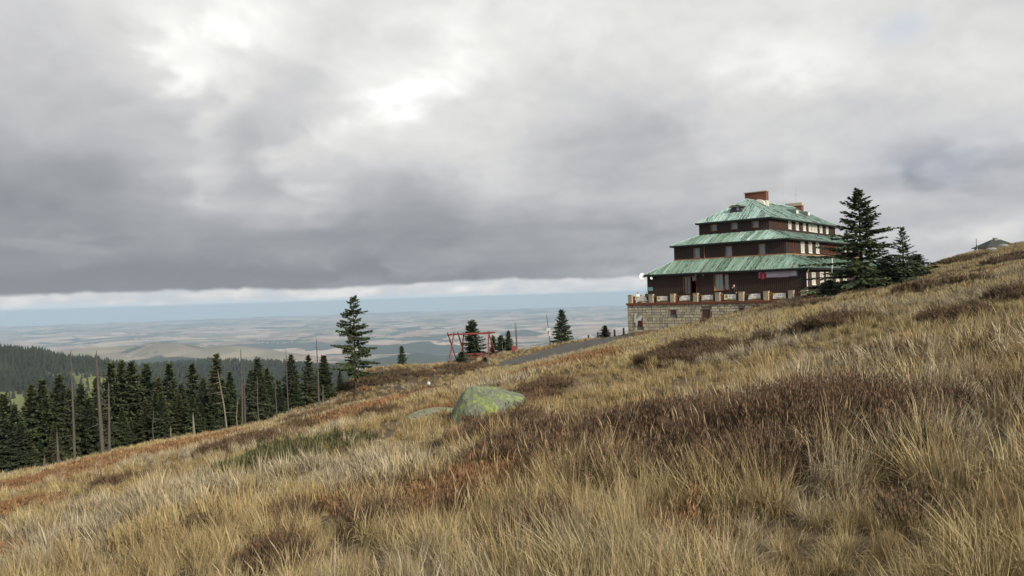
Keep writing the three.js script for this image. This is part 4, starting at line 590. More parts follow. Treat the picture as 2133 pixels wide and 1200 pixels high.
// distant woods on the hills, too many to count
{
  const r = rng32(31), pos = [], col = [], idx = [], cone = (y0, y1, rad, n) => { const k = pos.length / 3; pos.push(0, y1, 0); for (let i = 0; i < n; i++) pos.push(Math.cos(i / n * 6.283) * rad * (0.8 + 0.35 * ((i * 7) % 3) / 2), y0, Math.sin(i / n * 6.283) * rad * (0.8 + 0.35 * ((i * 5) % 3) / 2)); for (let i = 0; i < n; i++) idx.push(k, k + 1 + (i + 1) % n, k + 1 + i); };
  cone(0, 10, 4, 7); cone(5, 15, 3, 7); cone(11, 21, 2, 6);
  const g = meshFrom(pos, idx), spots = [];
  for (const [n, d0, d1, p0, p1] of [[15000, 760, 1960, -160, 560], [17000, 2150, 3200, 60, 900]]) for (let i = 0; i < n; i++) { const d = Math.sqrt(mix(d0 * d0, d1 * d1, r())), px = mix(p0, p1, r()), x = slopeOf(px) * d; if (r() < meadowAt(x, d) * 0.88) continue; spots.push([x, far(x, d)[0] - 1, -d]); }  // trees thinned where the sunlight is painted on the hill
  const m = new THREE.InstancedMesh(g, mat(1, 1, 1, 0.95), spots.length), q = new THREE.Quaternion(), M = new THREE.Matrix4(), c = new THREE.Color();
  spots.forEach(([x, y, z], i) => { const s = between(r, 0.45, 1.2) * (1 + 0.3 * noise3(x / 90, 1, z / 90)), k = between(r, 0.6, 1.5) * (1 + 0.8 * fbm(x / 130, 4, z / 130, 3)); m.setMatrixAt(i, M.compose(V(x, y, z), q.setFromAxisAngle(V(0, 1, 0), r() * 6.28), V(s * 1.15, s, s * 1.15))); m.setColorAt(i, c.setRGB(0.018 * k, 0.024 * k, 0.014 * k)); });
  m.name = 'far_forest'; scene.add(m); tag(m, 'distant spruce woods covering the dark hills', 'forest', null, 'stuff');
  const hg = mergeGeometries([box(-6, 6, 0, 6, -5, 5).toNonIndexed(), new THREE.ConeGeometry(8, 5, 4).rotateY(Math.PI / 4).translate(0, 8.5, 0).toNonIndexed()]), hs = [];
  for (const [px, d, n, sp] of [[640, 12000, 26, 30], [880, 9900, 40, 45], [960, 15000, 26, 40], [180, 19000, 30, 60], [330, 21000, 24, 60], [1240, 15500, 30, 40], [560, 17000, 20, 50]]) for (let i = 0; i < n; i++) { const dd = d + between(r, -500, 500), x = slopeOf(px + between(r, -sp, sp)) * dd; hs.push([x, far(x, dd)[0] - 4, -dd]); }
  const hm = new THREE.InstancedMesh(hg, mat(0.62, 0.56, 0.5, 0.9), hs.length); hs.forEach(([x, y, z], i) => { const s = between(r, 0.9, 2.2); hm.setMatrixAt(i, M.compose(V(x, y, z), q.setFromAxisAngle(V(0, 1, 0), r() * 3), V(s, s * 0.8, s))); });
  hm.name = 'far_villages'; scene.add(hm); tag(hm, 'pale specks of distant villages on the plain', 'village', null, 'stuff');
}
console.log('trees ready');

// ---------------------------------------------------------------- rocks
function rock(name, label, pos, size, seed, tones, pull, turn = 0) {
  const g0 = new THREE.IcosahedronGeometry(1, 30), p = g0.attributes.position, col = [], v = V(), s = seed * 13.7;
  for (let i = 0; i < p.count; i++) {
    v.fromBufferAttribute(p, i); const n = v.clone();
    const k = 1 + 0.16 * fbm(n.x * 1.6 + s, n.y * 1.6, n.z * 1.6, 3) + 0.08 * fbm(n.x * 6 + s, n.y * 6, n.z * 6, 4) + 0.02 * fbm(n.x * 22 + s, n.y * 22, n.z * 22, 2); n.multiplyScalar(k); if (pull) pull(n); 
    p.setXYZ(i, n.x * size[0], n.y * size[1], n.z * size[2]);
    const a = fbm(v.x * 3 + s, v.y * 3, v.z * 3, 4), b = fbm(v.x * 2.2, v.y * 2.2 + s, v.z * 2.2 + 4, 3) * 0.6 + 0.6 * fbm(v.x * 9, v.y * 9 + s, v.z * 9, 4), f = 1 + 0.5 * fbm(v.x * 15, v.y * 15 + s, v.z * 15, 3);
    const c = tones[0].map((t, j) => mix(mix(t, tones[1][j], smooth(-0.15, 0.25, a)), tones[2][j], smooth(0.14, 0.3, b) * (tones[3] ?? 1)) * f); col.push(...c);
  }
  g0.setAttribute('color', new THREE.Float32BufferAttribute(col, 3)); g0.computeVertexNormals();
  const o = part(numbered(name), g0, mat(1, 1, 1, 0.95, { vertexColors: true }), scene); o.position.copy(pos); o.rotation.y = turn; return tag(o, label, 'rock');
}
const rocks = [];
{
  const lichen = [[0.125, 0.14, 0.105], [0.15, 0.185, 0.095], [0.22, 0.27, 0.06], 0.85], plain = [[0.24, 0.24, 0.22], [0.3, 0.3, 0.27], [0.2, 0.21, 0.16], 0.6];
  const b = ground(1000, 872); rocks.push([b.x + 0.1, b.z - 0.35, 0.8]);
  rock('boulder', 'big pointed boulder with yellow-green lichen in the grass', V(b.x + 0.05, b.y + 0.33, b.z - 0.35), [0.96, 0.96, 0.95], 3, lichen, (n) => { const l = n.length(), u = n.clone().divideScalar(l); let q = 0; for (const [x, y, z, d] of [[0.27, 0.96, 0.05, 0.44], [-0.9, 0.42, 0.1, 0.6], [-0.1, 0.5, 0.86, 0.5], [-0.62, 0.3, 0.72, 0.62], [0.45, 0.5, 0.74, 0.6], [0.97, 0.2, 0.1, 1.12], [0, 0.3, -0.95, 0.62], [0, -1, 0, 0.5], [-0.3, 0.93, -0.2, 0.52]]) { const t = (u.x * x + u.y * y + u.z * z) / (d * Math.hypot(1)); if (t > 0) q += Math.pow(t, 14); } n.copy(u.multiplyScalar((0.55 + 0.45 * l) / Math.pow(q, 1 / 14))); });
  const f = ground(895, 868); rock('flat_rock', 'long low grey-green rock left of the big boulder', V(f.x, f.y + 0.0, f.z), [0.75, 0.24, 0.5], 5, [[0.16, 0.165, 0.115], [0.19, 0.195, 0.13], [0.17, 0.2, 0.095], 1], (n) => { n.y += n.x * 0.35; }, 0.15);
  for (const [px, py, w, h, t, label] of [[1032, 975, 24, 16, plain, 'small blue-grey stone among the heather in the foreground'], [1100, 955, 60, 16, [[0.08, 0.08, 0.08], [0.12, 0.12, 0.12], [0.1, 0.1, 0.1], 0.5], 'dark low stone half buried in the heather'], [893, 801, 9, 6, [[0.5, 0.49, 0.46], [0.56, 0.55, 0.5], [0.45, 0.45, 0.42], 0.5], 'pale stone on the slope left of the road'], [1526, 694, 22, 9, [[0.27, 0.28, 0.22], [0.32, 0.33, 0.27], [0.25, 0.28, 0.17], 1], 'grey-green flat stone below the terrace'], [1990, 803, 40, 10, plain, 'low grey rock in the grass near the right edge'], [2090, 515, 26, 7, plain, 'grey rock slab under the hut roof on the skyline'], [2065, 521, 20, 5, plain, 'small grey rock on the skyline by the post'], [2112, 506, 12, 8, plain, 'knobbly rock on the skyline at the far right']]) {
    const q = ground(px, py), d = -q.z, s = w * 0.55 * d / FOCAL; rocks.push([q.x, q.z, s * 0.7]); rock('stone', label, V(q.x, q.y + h * d / FOCAL * 0.2, q.z), [s, h * d / FOCAL * 0.75, s * 0.7], px, t, (n) => { n.y += n.x * 0.15; }, (px % 7) * 0.4);
  }
}

// ---------------------------------------------------------------- red swing and other things by the road
const redPaint = mat(0.27, 0.05, 0.04, 0.7, { map: plankMap });
{
  const D = 83, base = stand(980, D, 0), o = thing('swing_frame', 'red timber swing frame with crossed legs on the bank', 'swing', base), L = (px, py, d = D) => { const p = at(px, py, d); return p.sub(base); };
  const foot = (px, d) => { const p = stand(px, d, 0.15); return p.sub(base); };
  const topY = 693, beam = (a, b, rad) => bar(a, b, rad, rad, 8);
  const X1 = L(938, 699), X2 = L(961, 697), A = L(1018, 693);
  part('top_beam', beam(L(931, 697.5), L(1031, 692.5), 0.08), redPaint, o);
  part('upper_brace', beam(L(960, 697).add(V(0, 0, 0.1)), L(1024, 694.5).add(V(0, 0, 0.12)), 0.06), redPaint, o);
  for (const [t, f, d0, d1] of [[[946, 694], [929, 0], D, D - 0.9], [[932, 694.5], [950, 0], D, D + 0.9], [[966, 694.5], [955, 0], D + 0.2, D + 1.6], [[953.5, 694], [969, 0], D + 0.2, D + 2.4], [[1018.5, 692], [1011.5, 0], D, D - 0.8], [[1016.5, 692], [1031, 0], D, D + 0.9]]) part('leg', beam(foot(f[0], d1), L(t[0], t[1] - 1.5, d0), 0.066), redPaint, o);
  for (const [a, b] of [[937, 944], [1013, 1028]]) { const p = foot(a, D - 0.3), q = foot(b, D + 0.3); p.y += 0.35; q.y += 0.35; part('cross_bar', beam(p, q, 0.045), redPaint, o); }
  const seat = foot(1004, D); seat.y += 0.5; const seatPart = part('swing_seat', box(seat.x - 0.28, seat.x + 0.28, seat.y, seat.y + 0.05, seat.z - 0.12, seat.z + 0.12), redPaint, o);
  for (const s of [-0.24, 0.24]) part('chain', bar(V(seat.x + s, seat.y + 0.05, seat.z), V(seat.x + s, A.y - 0.08, A.z), 0.012, 0.012, 5), mat(0.3, 0.3, 0.3, 0.4, { metalness: 0.7 }), seatPart);
  const lp = stand(988, D + 1.5), low = thing('red_bench', 'low red plank bench under the swing beam', 'bench', lp); part('plank', box(-0.9, 0.9, 0.34, 0.42, -0.16, 0.16), redPaint, low); for (const x of [-0.7, 0.7]) part('leg', box(x - 0.06, x + 0.06, -0.2, 0.34, -0.12, 0.12), redPaint, low); part('backrest', box(-0.9, 0.9, 0.55, 0.72, -0.2, -0.14), redPaint, low);
  const bp = stand(1066, 88), bx = thing('red_crate', 'red-brown wooden crate behind the grassy bank', 'crate', bp, 0.3); for (let k = 0; k < 3; k++) part('plank', box(-0.28, 0.28, 0.02 + k * 0.2, 0.2 + k * 0.2, 0.2, 0.24), redPaint, bx); part('body', box(-0.26, 0.26, -0.1, 0.6, -0.24, 0.2), mat(0.25, 0.06, 0.04, 0.8), bx); part('lid', box(-0.31, 0.31, 0.61, 0.66, -0.28, 0.27), mat(0.16, 0.05, 0.05, 0.8), bx);
}
snag(1044.5, 701, 0, 84, -2.5, 0.04, paleDead, 'thin whitish stick on the bank right of the swing', 0, 401, 'dead_stick');
{ const p = stand(1072.5, 89), o = thing('forked_dead_trunk', 'dark dead trunk forked into two prongs right of the swing', 'dead tree', p, 0), h = topAt(1072, 672, 89) - p.y, m = topAt(1072, 703, 89) - p.y; part('trunk', bar(V(0, -0.2, 0), V(0, m, 0), 0.11, 0.09), mat(0.1, 0.09, 0.08, 0.95), o); part('prong', bar(V(0.02, m, 0), V(-0.02, h, 0), 0.075, 0.03), mat(0.1, 0.09, 0.08, 0.95), o); part('prong', bar(V(-0.03, m - 0.1, 0), V(-0.17, h * 0.93, 0), 0.05, 0.02), mat(0.13, 0.12, 0.11, 0.95), o); }
{ const p = stand(1143, 90), o = thing('signpost', 'leaning dead pole carrying pale arrow boards beside the road', 'signpost', p), h = topAt(1137, 655, 90) - p.y, m = topAt(1141, 684.5, 90) - p.y; part('pole', [bar(V(0, -0.2, 0), V(-0.17, h * 0.5, 0), 0.06, 0.05), bar(V(-0.17, h * 0.5, 0), V(-0.35, h, 0), 0.05, 0.02)], grey, o);
  for (const [dy, s, x] of [[0, 1, 0.02], [-0.17, -1, -0.02]]) { const w = new THREE.Shape([[-0.24, -0.07], [0.18, -0.07], [0.27, 0], [0.18, 0.07], [-0.24, 0.07]].map(([a, b]) => new THREE.Vector2(a * s, b))); part('arrow_board', new THREE.ExtrudeGeometry(w, { depth: 0.03, bevelEnabled: false }).translate(-0.18 + x, m + dy, 0.06), mat(0.52, 0.48, 0.44, 0.7), o); }
  part('route_board', box(-0.14, 0.04, m - 0.85, m - 0.4, 0.055, 0.08), mat(0.5, 0.47, 0.42, 0.8), o); }
[[1222.5, 97, 698, 'first low post beside the road, left of the bush'], [1242, 98, 692, 'short stub post left beside the roadside bush'], [1264, 98.5, 690, 'stub post right beside the roadside bush'], [1277, 98, 686.5, 'thin roadside post right of the bush'], [1296, 97, 683, 'thicker roadside post next to the terrace corner']].forEach(([px, d, top, label], i) => { const p = stand(px, d, 0.1), h = Math.max(0.4, topAt(px, top, d) - p.y), g = new THREE.CylinderGeometry(0.11, 0.13, h, 9, 3); const q = g.attributes.position, r = rng32(600 + i); for (let k = 0; k < q.count; k++) if (q.getY(k) > h * 0.49) q.setY(k, q.getY(k) - 0.05 * r()); g.translate(0, h / 2, 0); g.computeVertexNormals(); const o = part(numbered('roadside_post'), g, i > 2 ? mat(0.13, 0.12, 0.11, 0.95) : mat(0.19, 0.16, 0.12, 0.95), scene); o.position.copy(p); tag(o, label, 'post', 'posts along the road'); });
{ // the skyline at the right
  const p = stand(2037.5, 141, 0.1), h = topAt(2037, 497, 141) - p.y, o = thing('trail_post', 'pale trail post standing on the right skyline', 'post', p); part('shaft', bar(V(0, -0.2, 0), V(0, h, 0), 0.13, 0.11), mat(0.5, 0.48, 0.44, 0.8), o); part('dark_band', new THREE.CylinderGeometry(0.135, 0.135, h * 0.28, 10).translate(0, h * 0.42, 0), mat(0.12, 0.1, 0.09, 0.8), o);
  const D = 186, q = stand(2076, D, 0.3), ridge = topAt(2076, 499, D) - q.y, hut = thing('stone_hut', 'hut with a dark roof and chimney half hidden by the right skyline', 'hut', q, 0.1), eave = ridge - 1.9;
  part('wall', box(-3.5, 3.5, -1, eave + 0.02, -2.5, 2.5), mat(0.4, 0.38, 0.33, 0.9), hut); const roof = part('roof', prismRoof([V(-4.1, eave, 3), V(4.1, eave, 3), V(4.1, eave, -3), V(-4.1, eave, -3)], [V(-0.9, ridge, 0.05), V(1.3, ridge, 0.05), V(1.3, ridge, -0.05), V(-0.9, ridge, -0.05)]), mat(0.035, 0.04, 0.036, 0.9), hut); part('chimney', box(-0.35, 0.4, ridge - 0.5, ridge + 0.42, -0.35, 0.35), mat(0.22, 0.21, 0.18, 0.9), roof);
  part('door', box(-0.5, 0.5, -0.6, Math.max(0.6, eave - 0.6), 2.5, 2.54), redWood, hut);
}

// ---------------------------------------------------------------- people on the terrace
function person(pos, turn, label, joints, dress, hair) {
  const o = thing('person', label, 'person', pos, turn), N = 88, mc = new MarchingCubes(N, new THREE.MeshBasicMaterial(), false, false, 60000), J = joints, S = 1.0, cy = 0.9; // the field spans 2 m round (0, cy, 0)
  const bones = [['pelvis', 'chest', 0.15, 0.165], ['chest', 'neck', 0.15, 0.06], ['shoulderL', 'shoulderR', 0.075, 0.075], ['neck', 'chin', 0.055, 0.06], ['head', 'brow', 0.092, 0.085], ['chin', 'brow', 0.06, 0.085], ['nose', 'nose2', 0.02, 0.012], ['earL', 'earL', 0.026, 0.026], ['earR', 'earR', 0.026, 0.026]];
  for (const s of ['L', 'R']) bones.push(['shoulder' + s, 'elbow' + s, 0.068, 0.052], ['elbow' + s, 'wrist' + s, 0.05, 0.036], ['wrist' + s, 'hand' + s, 0.034, 0.038], ['hip' + s, 'knee' + s, 0.1, 0.068], ['knee' + s, 'ankle' + s, 0.064, 0.042], ['ankle' + s, 'toe' + s, 0.045, 0.034]);
  const hx = J.head; J.brow = [hx[0], hx[1] + 0.03, hx[2] + 0.02]; J.chin = [hx[0], hx[1] - 0.1, hx[2] + 0.045]; J.nose = [hx[0], hx[1] + 0.0, hx[2] + 0.1]; J.nose2 = [hx[0], hx[1] - 0.03, hx[2] + 0.125]; J.earL = [hx[0] - 0.092, hx[1] - 0.01, hx[2]]; J.earR = [hx[0] + 0.092, hx[1] - 0.01, hx[2]];
  for (const s of ['L', 'R']) { const h = J['hand' + s], w = J['wrist' + s], d = V(h[0] - w[0], h[1] - w[1], h[2] - w[2]).normalize(), side = V(d.y, -d.x, 0.2).normalize(); for (let f = 0; f < 5; f++) { const b = V(...h).addScaledVector(side, (f - 2) * 0.019), e = b.clone().addScaledVector(d, f === 0 ? 0.04 : 0.065 + 0.012 * (2 - Math.abs(f - 2.5))).add(f === 0 ? side.clone().multiplyScalar(-0.03) : V(0, 0, 0.02)); J[`f${s}${f}a`] = b.toArray(); J[`f${s}${f}b`] = e.toArray(); bones.push([`f${s}${f}a`, `f${s}${f}b`, 0.012, 0.01]); } }
  const B = bones.map(([a, b, r0, r1]) => { const p = J[a], q = J[b], d = [q[0] - p[0], q[1] - p[1], q[2] - p[2]]; return [p, d, r0, r1, Math.max(1e-9, d[0] ** 2 + d[1] ** 2 + d[2] ** 2)]; });
  for (let z = 0; z < N; z++) for (let y = 0; y < N; y++) for (let x = 0; x < N; x++) {
    const X = (x - N / 2) / (N / 2) * S, Y = (y - N / 2) / (N / 2) * S + cy, Z = (z - N / 2) / (N / 2) * S; let m = 9;
    for (const [p, d, r0, r1, L] of B) { const a = X - p[0], b = Y - p[1], c = Z - p[2], t = clamp((a * d[0] + b * d[1] + c * d[2]) / L), e = Math.sqrt((a - t * d[0]) ** 2 + (b - t * d[1]) ** 2 + (c - t * d[2]) ** 2) - mix(r0, r1, t); const k = 0.025, h = clamp(0.5 + 0.5 * (m - e) / k); m = mix(m, e, h) - k * h * (1 - h); }
    mc.field[x + y * N + z * N * N] = -m;
  }
  mc.isolation = 0; mc.update();
  const n = mc.count ?? mc.geometry.drawRange.count, P = mc.positionArray.slice(0, n * 3), col = [], pos3 = [];
  for (let i = 0; i < n; i++) { const X = P[i * 3] * S, Y = P[i * 3 + 1] * S + cy, Z = P[i * 3 + 2] * S; pos3.push(X, Y, Z); const skin = Y > J.neck[1] + 0.02 && Math.hypot(X - hx[0], Z - hx[2]) < 0.16 && Y > hx[1] - 0.17 || ['L', 'R'].some((s) => Math.hypot(X - J['hand' + s][0], Y - J['hand' + s][1], Z - J['hand' + s][2]) < 0.085); const low = Math.min(...['L', 'R'].map((s) => Math.hypot(X - J['ankle' + s][0], Y - J['ankle' + s][1], Z - J['ankle' + s][2]))) < 0.15; const c = skin ? [0.48, 0.3, 0.23] : low && Y < 0.16 ? [0.04, 0.03, 0.03] : Y < J.pelvis[1] - 0.02 || Z > J.pelvis[2] + 0.16 && Y < J.pelvis[1] + 0.1 ? dress[1] : dress[0]; col.push(...c); }
  const g = new THREE.BufferGeometry(); g.setAttribute('position', new THREE.Float32BufferAttribute(pos3, 3)); g.setAttribute('color', new THREE.Float32BufferAttribute(col, 3)); g.setAttribute('normal', new THREE.Float32BufferAttribute(mc.normalArray.slice(0, n * 3), 3)); g.computeVertexNormals();
  part('body', g, mat(1, 1, 1, 0.85, { vertexColors: true }), o);
  const hg = new THREE.SphereGeometry(0.108, 18, 14, 0, Math.PI * 2, 0, 1.75), hp = hg.attributes.position; for (let i = 0; i < hp.count; i++) { const f = 1 + 0.06 * noise3(hp.getX(i) * 40, hp.getY(i) * 20, hp.getZ(i) * 40); hp.setXYZ(i, hp.getX(i) * f, hp.getY(i) * f, hp.getZ(i) * f); } hg.rotateX(-0.5).translate(hx[0], hx[1] + 0.02, hx[2] - 0.012); hg.computeVertexNormals();
  part('hair', hg, mat(...hair, 0.9), o); for (const s of [-1, 1]) part('eye', new THREE.SphereGeometry(0.012, 8, 6).translate(hx[0] + s * 0.034, hx[1] + 0.005, hx[2] + 0.098), mat(0.05, 0.04, 0.04, 0.3), o); part('mouth', new THREE.BoxGeometry(0.045, 0.008, 0.01).translate(hx[0], hx[1] - 0.065, hx[2] + 0.1), mat(0.35, 0.12, 0.1, 0.6), o);
  return o;
}
const deckY = LEDGE - 0.01;
{
  const q = onLodge(1529, 600, 'z', 5.6);
  person(inLodge(q.x, deckY, 5.6), -PSI + 0.1, 'person in a black jacket standing by the big window, one hand at the mouth', { pelvis: [0, 0.95, 0], chest: [0, 1.27, 0.01], neck: [0, 1.46, 0.01], head: [0.01, 1.6, 0.04], shoulderL: [-0.17, 1.4, 0], shoulderR: [0.17, 1.4, 0], elbowL: [-0.26, 1.16, 0.12], elbowR: [0.24, 1.14, 0.02], wristL: [-0.12, 1.36, 0.22], wristR: [0.26, 0.92, 0.1], handL: [-0.07, 1.42, 0.2], handR: [0.26, 0.85, 0.13], hipL: [-0.09, 0.9, 0], hipR: [0.09, 0.9, 0], kneeL: [-0.1, 0.5, 0.03], kneeR: [0.11, 0.5, 0.02], ankleL: [-0.1, 0.09, 0], ankleR: [0.12, 0.09, 0], toeL: [-0.12, 0.04, 0.16], toeR: [0.15, 0.04, 0.15] }, [[0.015, 0.015, 0.017], [0.025, 0.025, 0.03]], [0.32, 0.27, 0.22]);
  const sit = () => ({ pelvis: [0, 0.5, 0], chest: [0, 0.82, 0.03], neck: [0, 1.01, 0.04], head: [0, 1.15, 0.08], shoulderL: [-0.17, 0.95, 0.03], shoulderR: [0.17, 0.95, 0.03], elbowL: [-0.23, 0.71, 0.14], elbowR: [0.23, 0.71, 0.14], wristL: [-0.12, 0.66, 0.33], wristR: [0.12, 0.66, 0.33], handL: [-0.07, 0.66, 0.38], handR: [0.07, 0.66, 0.38], hipL: [-0.09, 0.49, 0.03], hipR: [0.09, 0.49, 0.03], kneeL: [-0.12, 0.5, 0.44], kneeR: [0.12, 0.5, 0.44], ankleL: [-0.12, 0.09, 0.42], ankleR: [0.12, 0.09, 0.42], toeL: [-0.12, 0.04, 0.57], toeR: [0.12, 0.04, 0.57] });
  for (const [px, z, turn, label, dress, hair] of [[1348, 6.2, 0.5, 'person in dark clothes seated at the left end of the terrace', [[0.02, 0.02, 0.022], [0.03, 0.03, 0.035]], [0.26, 0.16, 0.11]], [1328, 5.4, 1.2, 'person in a white top seated behind the corner pillar', [[0.62, 0.62, 0.6], [0.06, 0.07, 0.1]], [0.14, 0.09, 0.06]]]) {
    const p = onLodge(px, 616, 'z', z); person(inLodge(p.x, deckY, z), -PSI + turn, label, sit(), dress, hair);
    const b = thing('stool', px > 1340 ? 'wooden stool under the seated person in dark clothes' : 'wooden stool under the seated person in white', 'stool', inLodge(p.x, deckY, z), -PSI + turn); part('seat', box(-0.2, 0.2, 0.33, 0.375, -0.22, 0.2), redWood, b); for (const [x, zz] of [[-0.16, -0.18], [0.16, -0.18], [-0.16, 0.16], [0.16, 0.16]]) part('leg', box(x - 0.02, x + 0.02, 0, 0.33, zz - 0.02, zz + 0.02), redWood, b);
  }
}
console.log('people ready');

// ---------------------------------------------------------------- grass and heather
function tuft(seed, n, h, wide, spread, tones, o = {}) {
  const { stiff = 0.5, seg = 3 } = o, r = rng32(seed), pos = [], col = [], idx = [];
  for (let b = 0; b < n; b++) {
    const a = r() * 6.283, q = Math.sqrt(r()) * spread, L = h * between(r, 0.45, 1.1), flat = r() < 0.16, lean = flat ? between(r, 1.5, 2.6) : between(r, 0.1, 1.25) * (1 - stiff * 0.5), face = a + between(r, -1.2, 1.2), bx = Math.cos(a) * q * 0.55, bz = Math.sin(a) * q * 0.55, dx = Math.cos(face), dz = Math.sin(face), w = wide * (r() < 0.15 ? 1.9 : 1) * between(r, 0.5, 1.3), f = between(r, 0.72, 1.25), tone = tones[Math.floor(r() * tones.length)], k = pos.length / 3, bend = between(r, 0.1, 1.7);
    let x = bx, y = -0.04, z = bz, ang = lean * 0.35;
    for (let s = 0; s <= seg; s++) { const ww = w * (1 - Math.pow(s / seg, 1.6)); if (s < seg) pos.push(x - dz * ww / 2, y, z + dx * ww / 2, x + dz * ww / 2, y, z - dx * ww / 2); else pos.push(x, y, z); const step = L / seg; x += dx * Math.sin(ang) * step; z += dz * Math.sin(ang) * step; y += Math.cos(ang) * step; ang += bend * lean * 0.55; }
    for (let s = 0; s < seg * 2 + 1; s++) col.push(tone[0] * f, tone[1] * f, tone[2] * f);
    for (let s = 0; s < seg - 1; s++) idx.push(k + s * 2, k + s * 2 + 1, k + s * 2 + 2, k + s * 2 + 1, k + s * 2 + 3, k + s * 2 + 2);
    idx.push(k + seg * 2 - 2, k + seg * 2 - 1, k + seg * 2);
  }
  for (let b = 0; b < (o.stalks ?? 0); b++) { // flowering stems with a narrow seed head
    const a = r() * 6.283, q = r() * spread * 0.5, L = h * between(r, 1.15, 1.6), tx = between(r, -0.14, 0.14), tz = between(r, -0.14, 0.14), bx = Math.cos(a) * q, bz = Math.sin(a) * q, w = wide * 0.35, c = [0.32, 0.245, 0.135], k = pos.length / 3, e = [bx + tx, L, bz + tz], m = [bx + tx * 0.8, L * 0.84, bz + tz * 0.8];
    pos.push(bx - w, 0, bz, bx + w, 0, bz, ...m, ...m, m[0] - w * 1.2, (m[1] + e[1]) / 2, m[2], m[0] + w * 1.2, (m[1] + e[1]) / 2, m[2] + w, ...e); for (let i = 0; i < 7; i++) col.push(...c); idx.push(k, k + 1, k + 2, k + 3, k + 4, k + 5, k + 4, k + 6, k + 5);
  }
  return meshFrom(pos, idx, col);
}
function shrub(seed, n, h, spread, leaf, stem, tones, tips, per = 11) {
  const r = rng32(seed), pos = [], col = [], idx = [], tri = (a, b, c, t) => { const k = pos.length / 3; pos.push(...a, ...b, ...c); for (let i = 0; i < 3; i++) col.push(...t); idx.push(k, k + 1, k + 2); };
  for (let b = 0; b < n; b++) {
    const a = r() * 6.283, q = Math.sqrt(r()) * spread, L = h * between(r, 0.55, 1.1) * (1 - 0.35 * q / spread), out = q / spread * 0.7 + between(r, -0.1, 0.2), bx = Math.cos(a) * q * 0.6, bz = Math.sin(a) * q * 0.6, d = [Math.cos(a) * Math.sin(out), Math.cos(out), Math.sin(a) * Math.sin(out)], g = between(r, 0.7, 1.3), w = 0.004 + leaf * 0.12;
    const P = (t) => [bx + d[0] * L * t, -0.03 + d[1] * L * t, bz + d[2] * L * t], p0 = P(0), p1 = P(1);
    tri([p0[0] - w, p0[1], p0[2]], [p0[0] + w, p0[1], p0[2]], p1, stem); tri([p0[0], p0[1], p0[2] - w], [p0[0], p0[1], p0[2] + w], p1, stem);
    for (let i = 0; i < per; i++) { const t = 0.2 + 0.82 * i / per, c = P(t), e = leaf * between(r, 0.7, 1.4), tone = i > per * 0.68 && r() < 0.75 ? tips[Math.floor(r() * tips.length)] : tones[Math.floor(r() * tones.length)], ox = between(r, -e, e), oz = between(r, -e, e), v = (up) => [c[0] + ox + between(r, -e, e) * 0.5, c[1] + up + between(r, -e, e) * 0.4, c[2] + oz + between(r, -e, e) * 0.5]; tri(v(-e), v(0), v(e * 1.4), tone.map((x) => x * g)); }
  }
  return meshFrom(pos, idx, col);
}
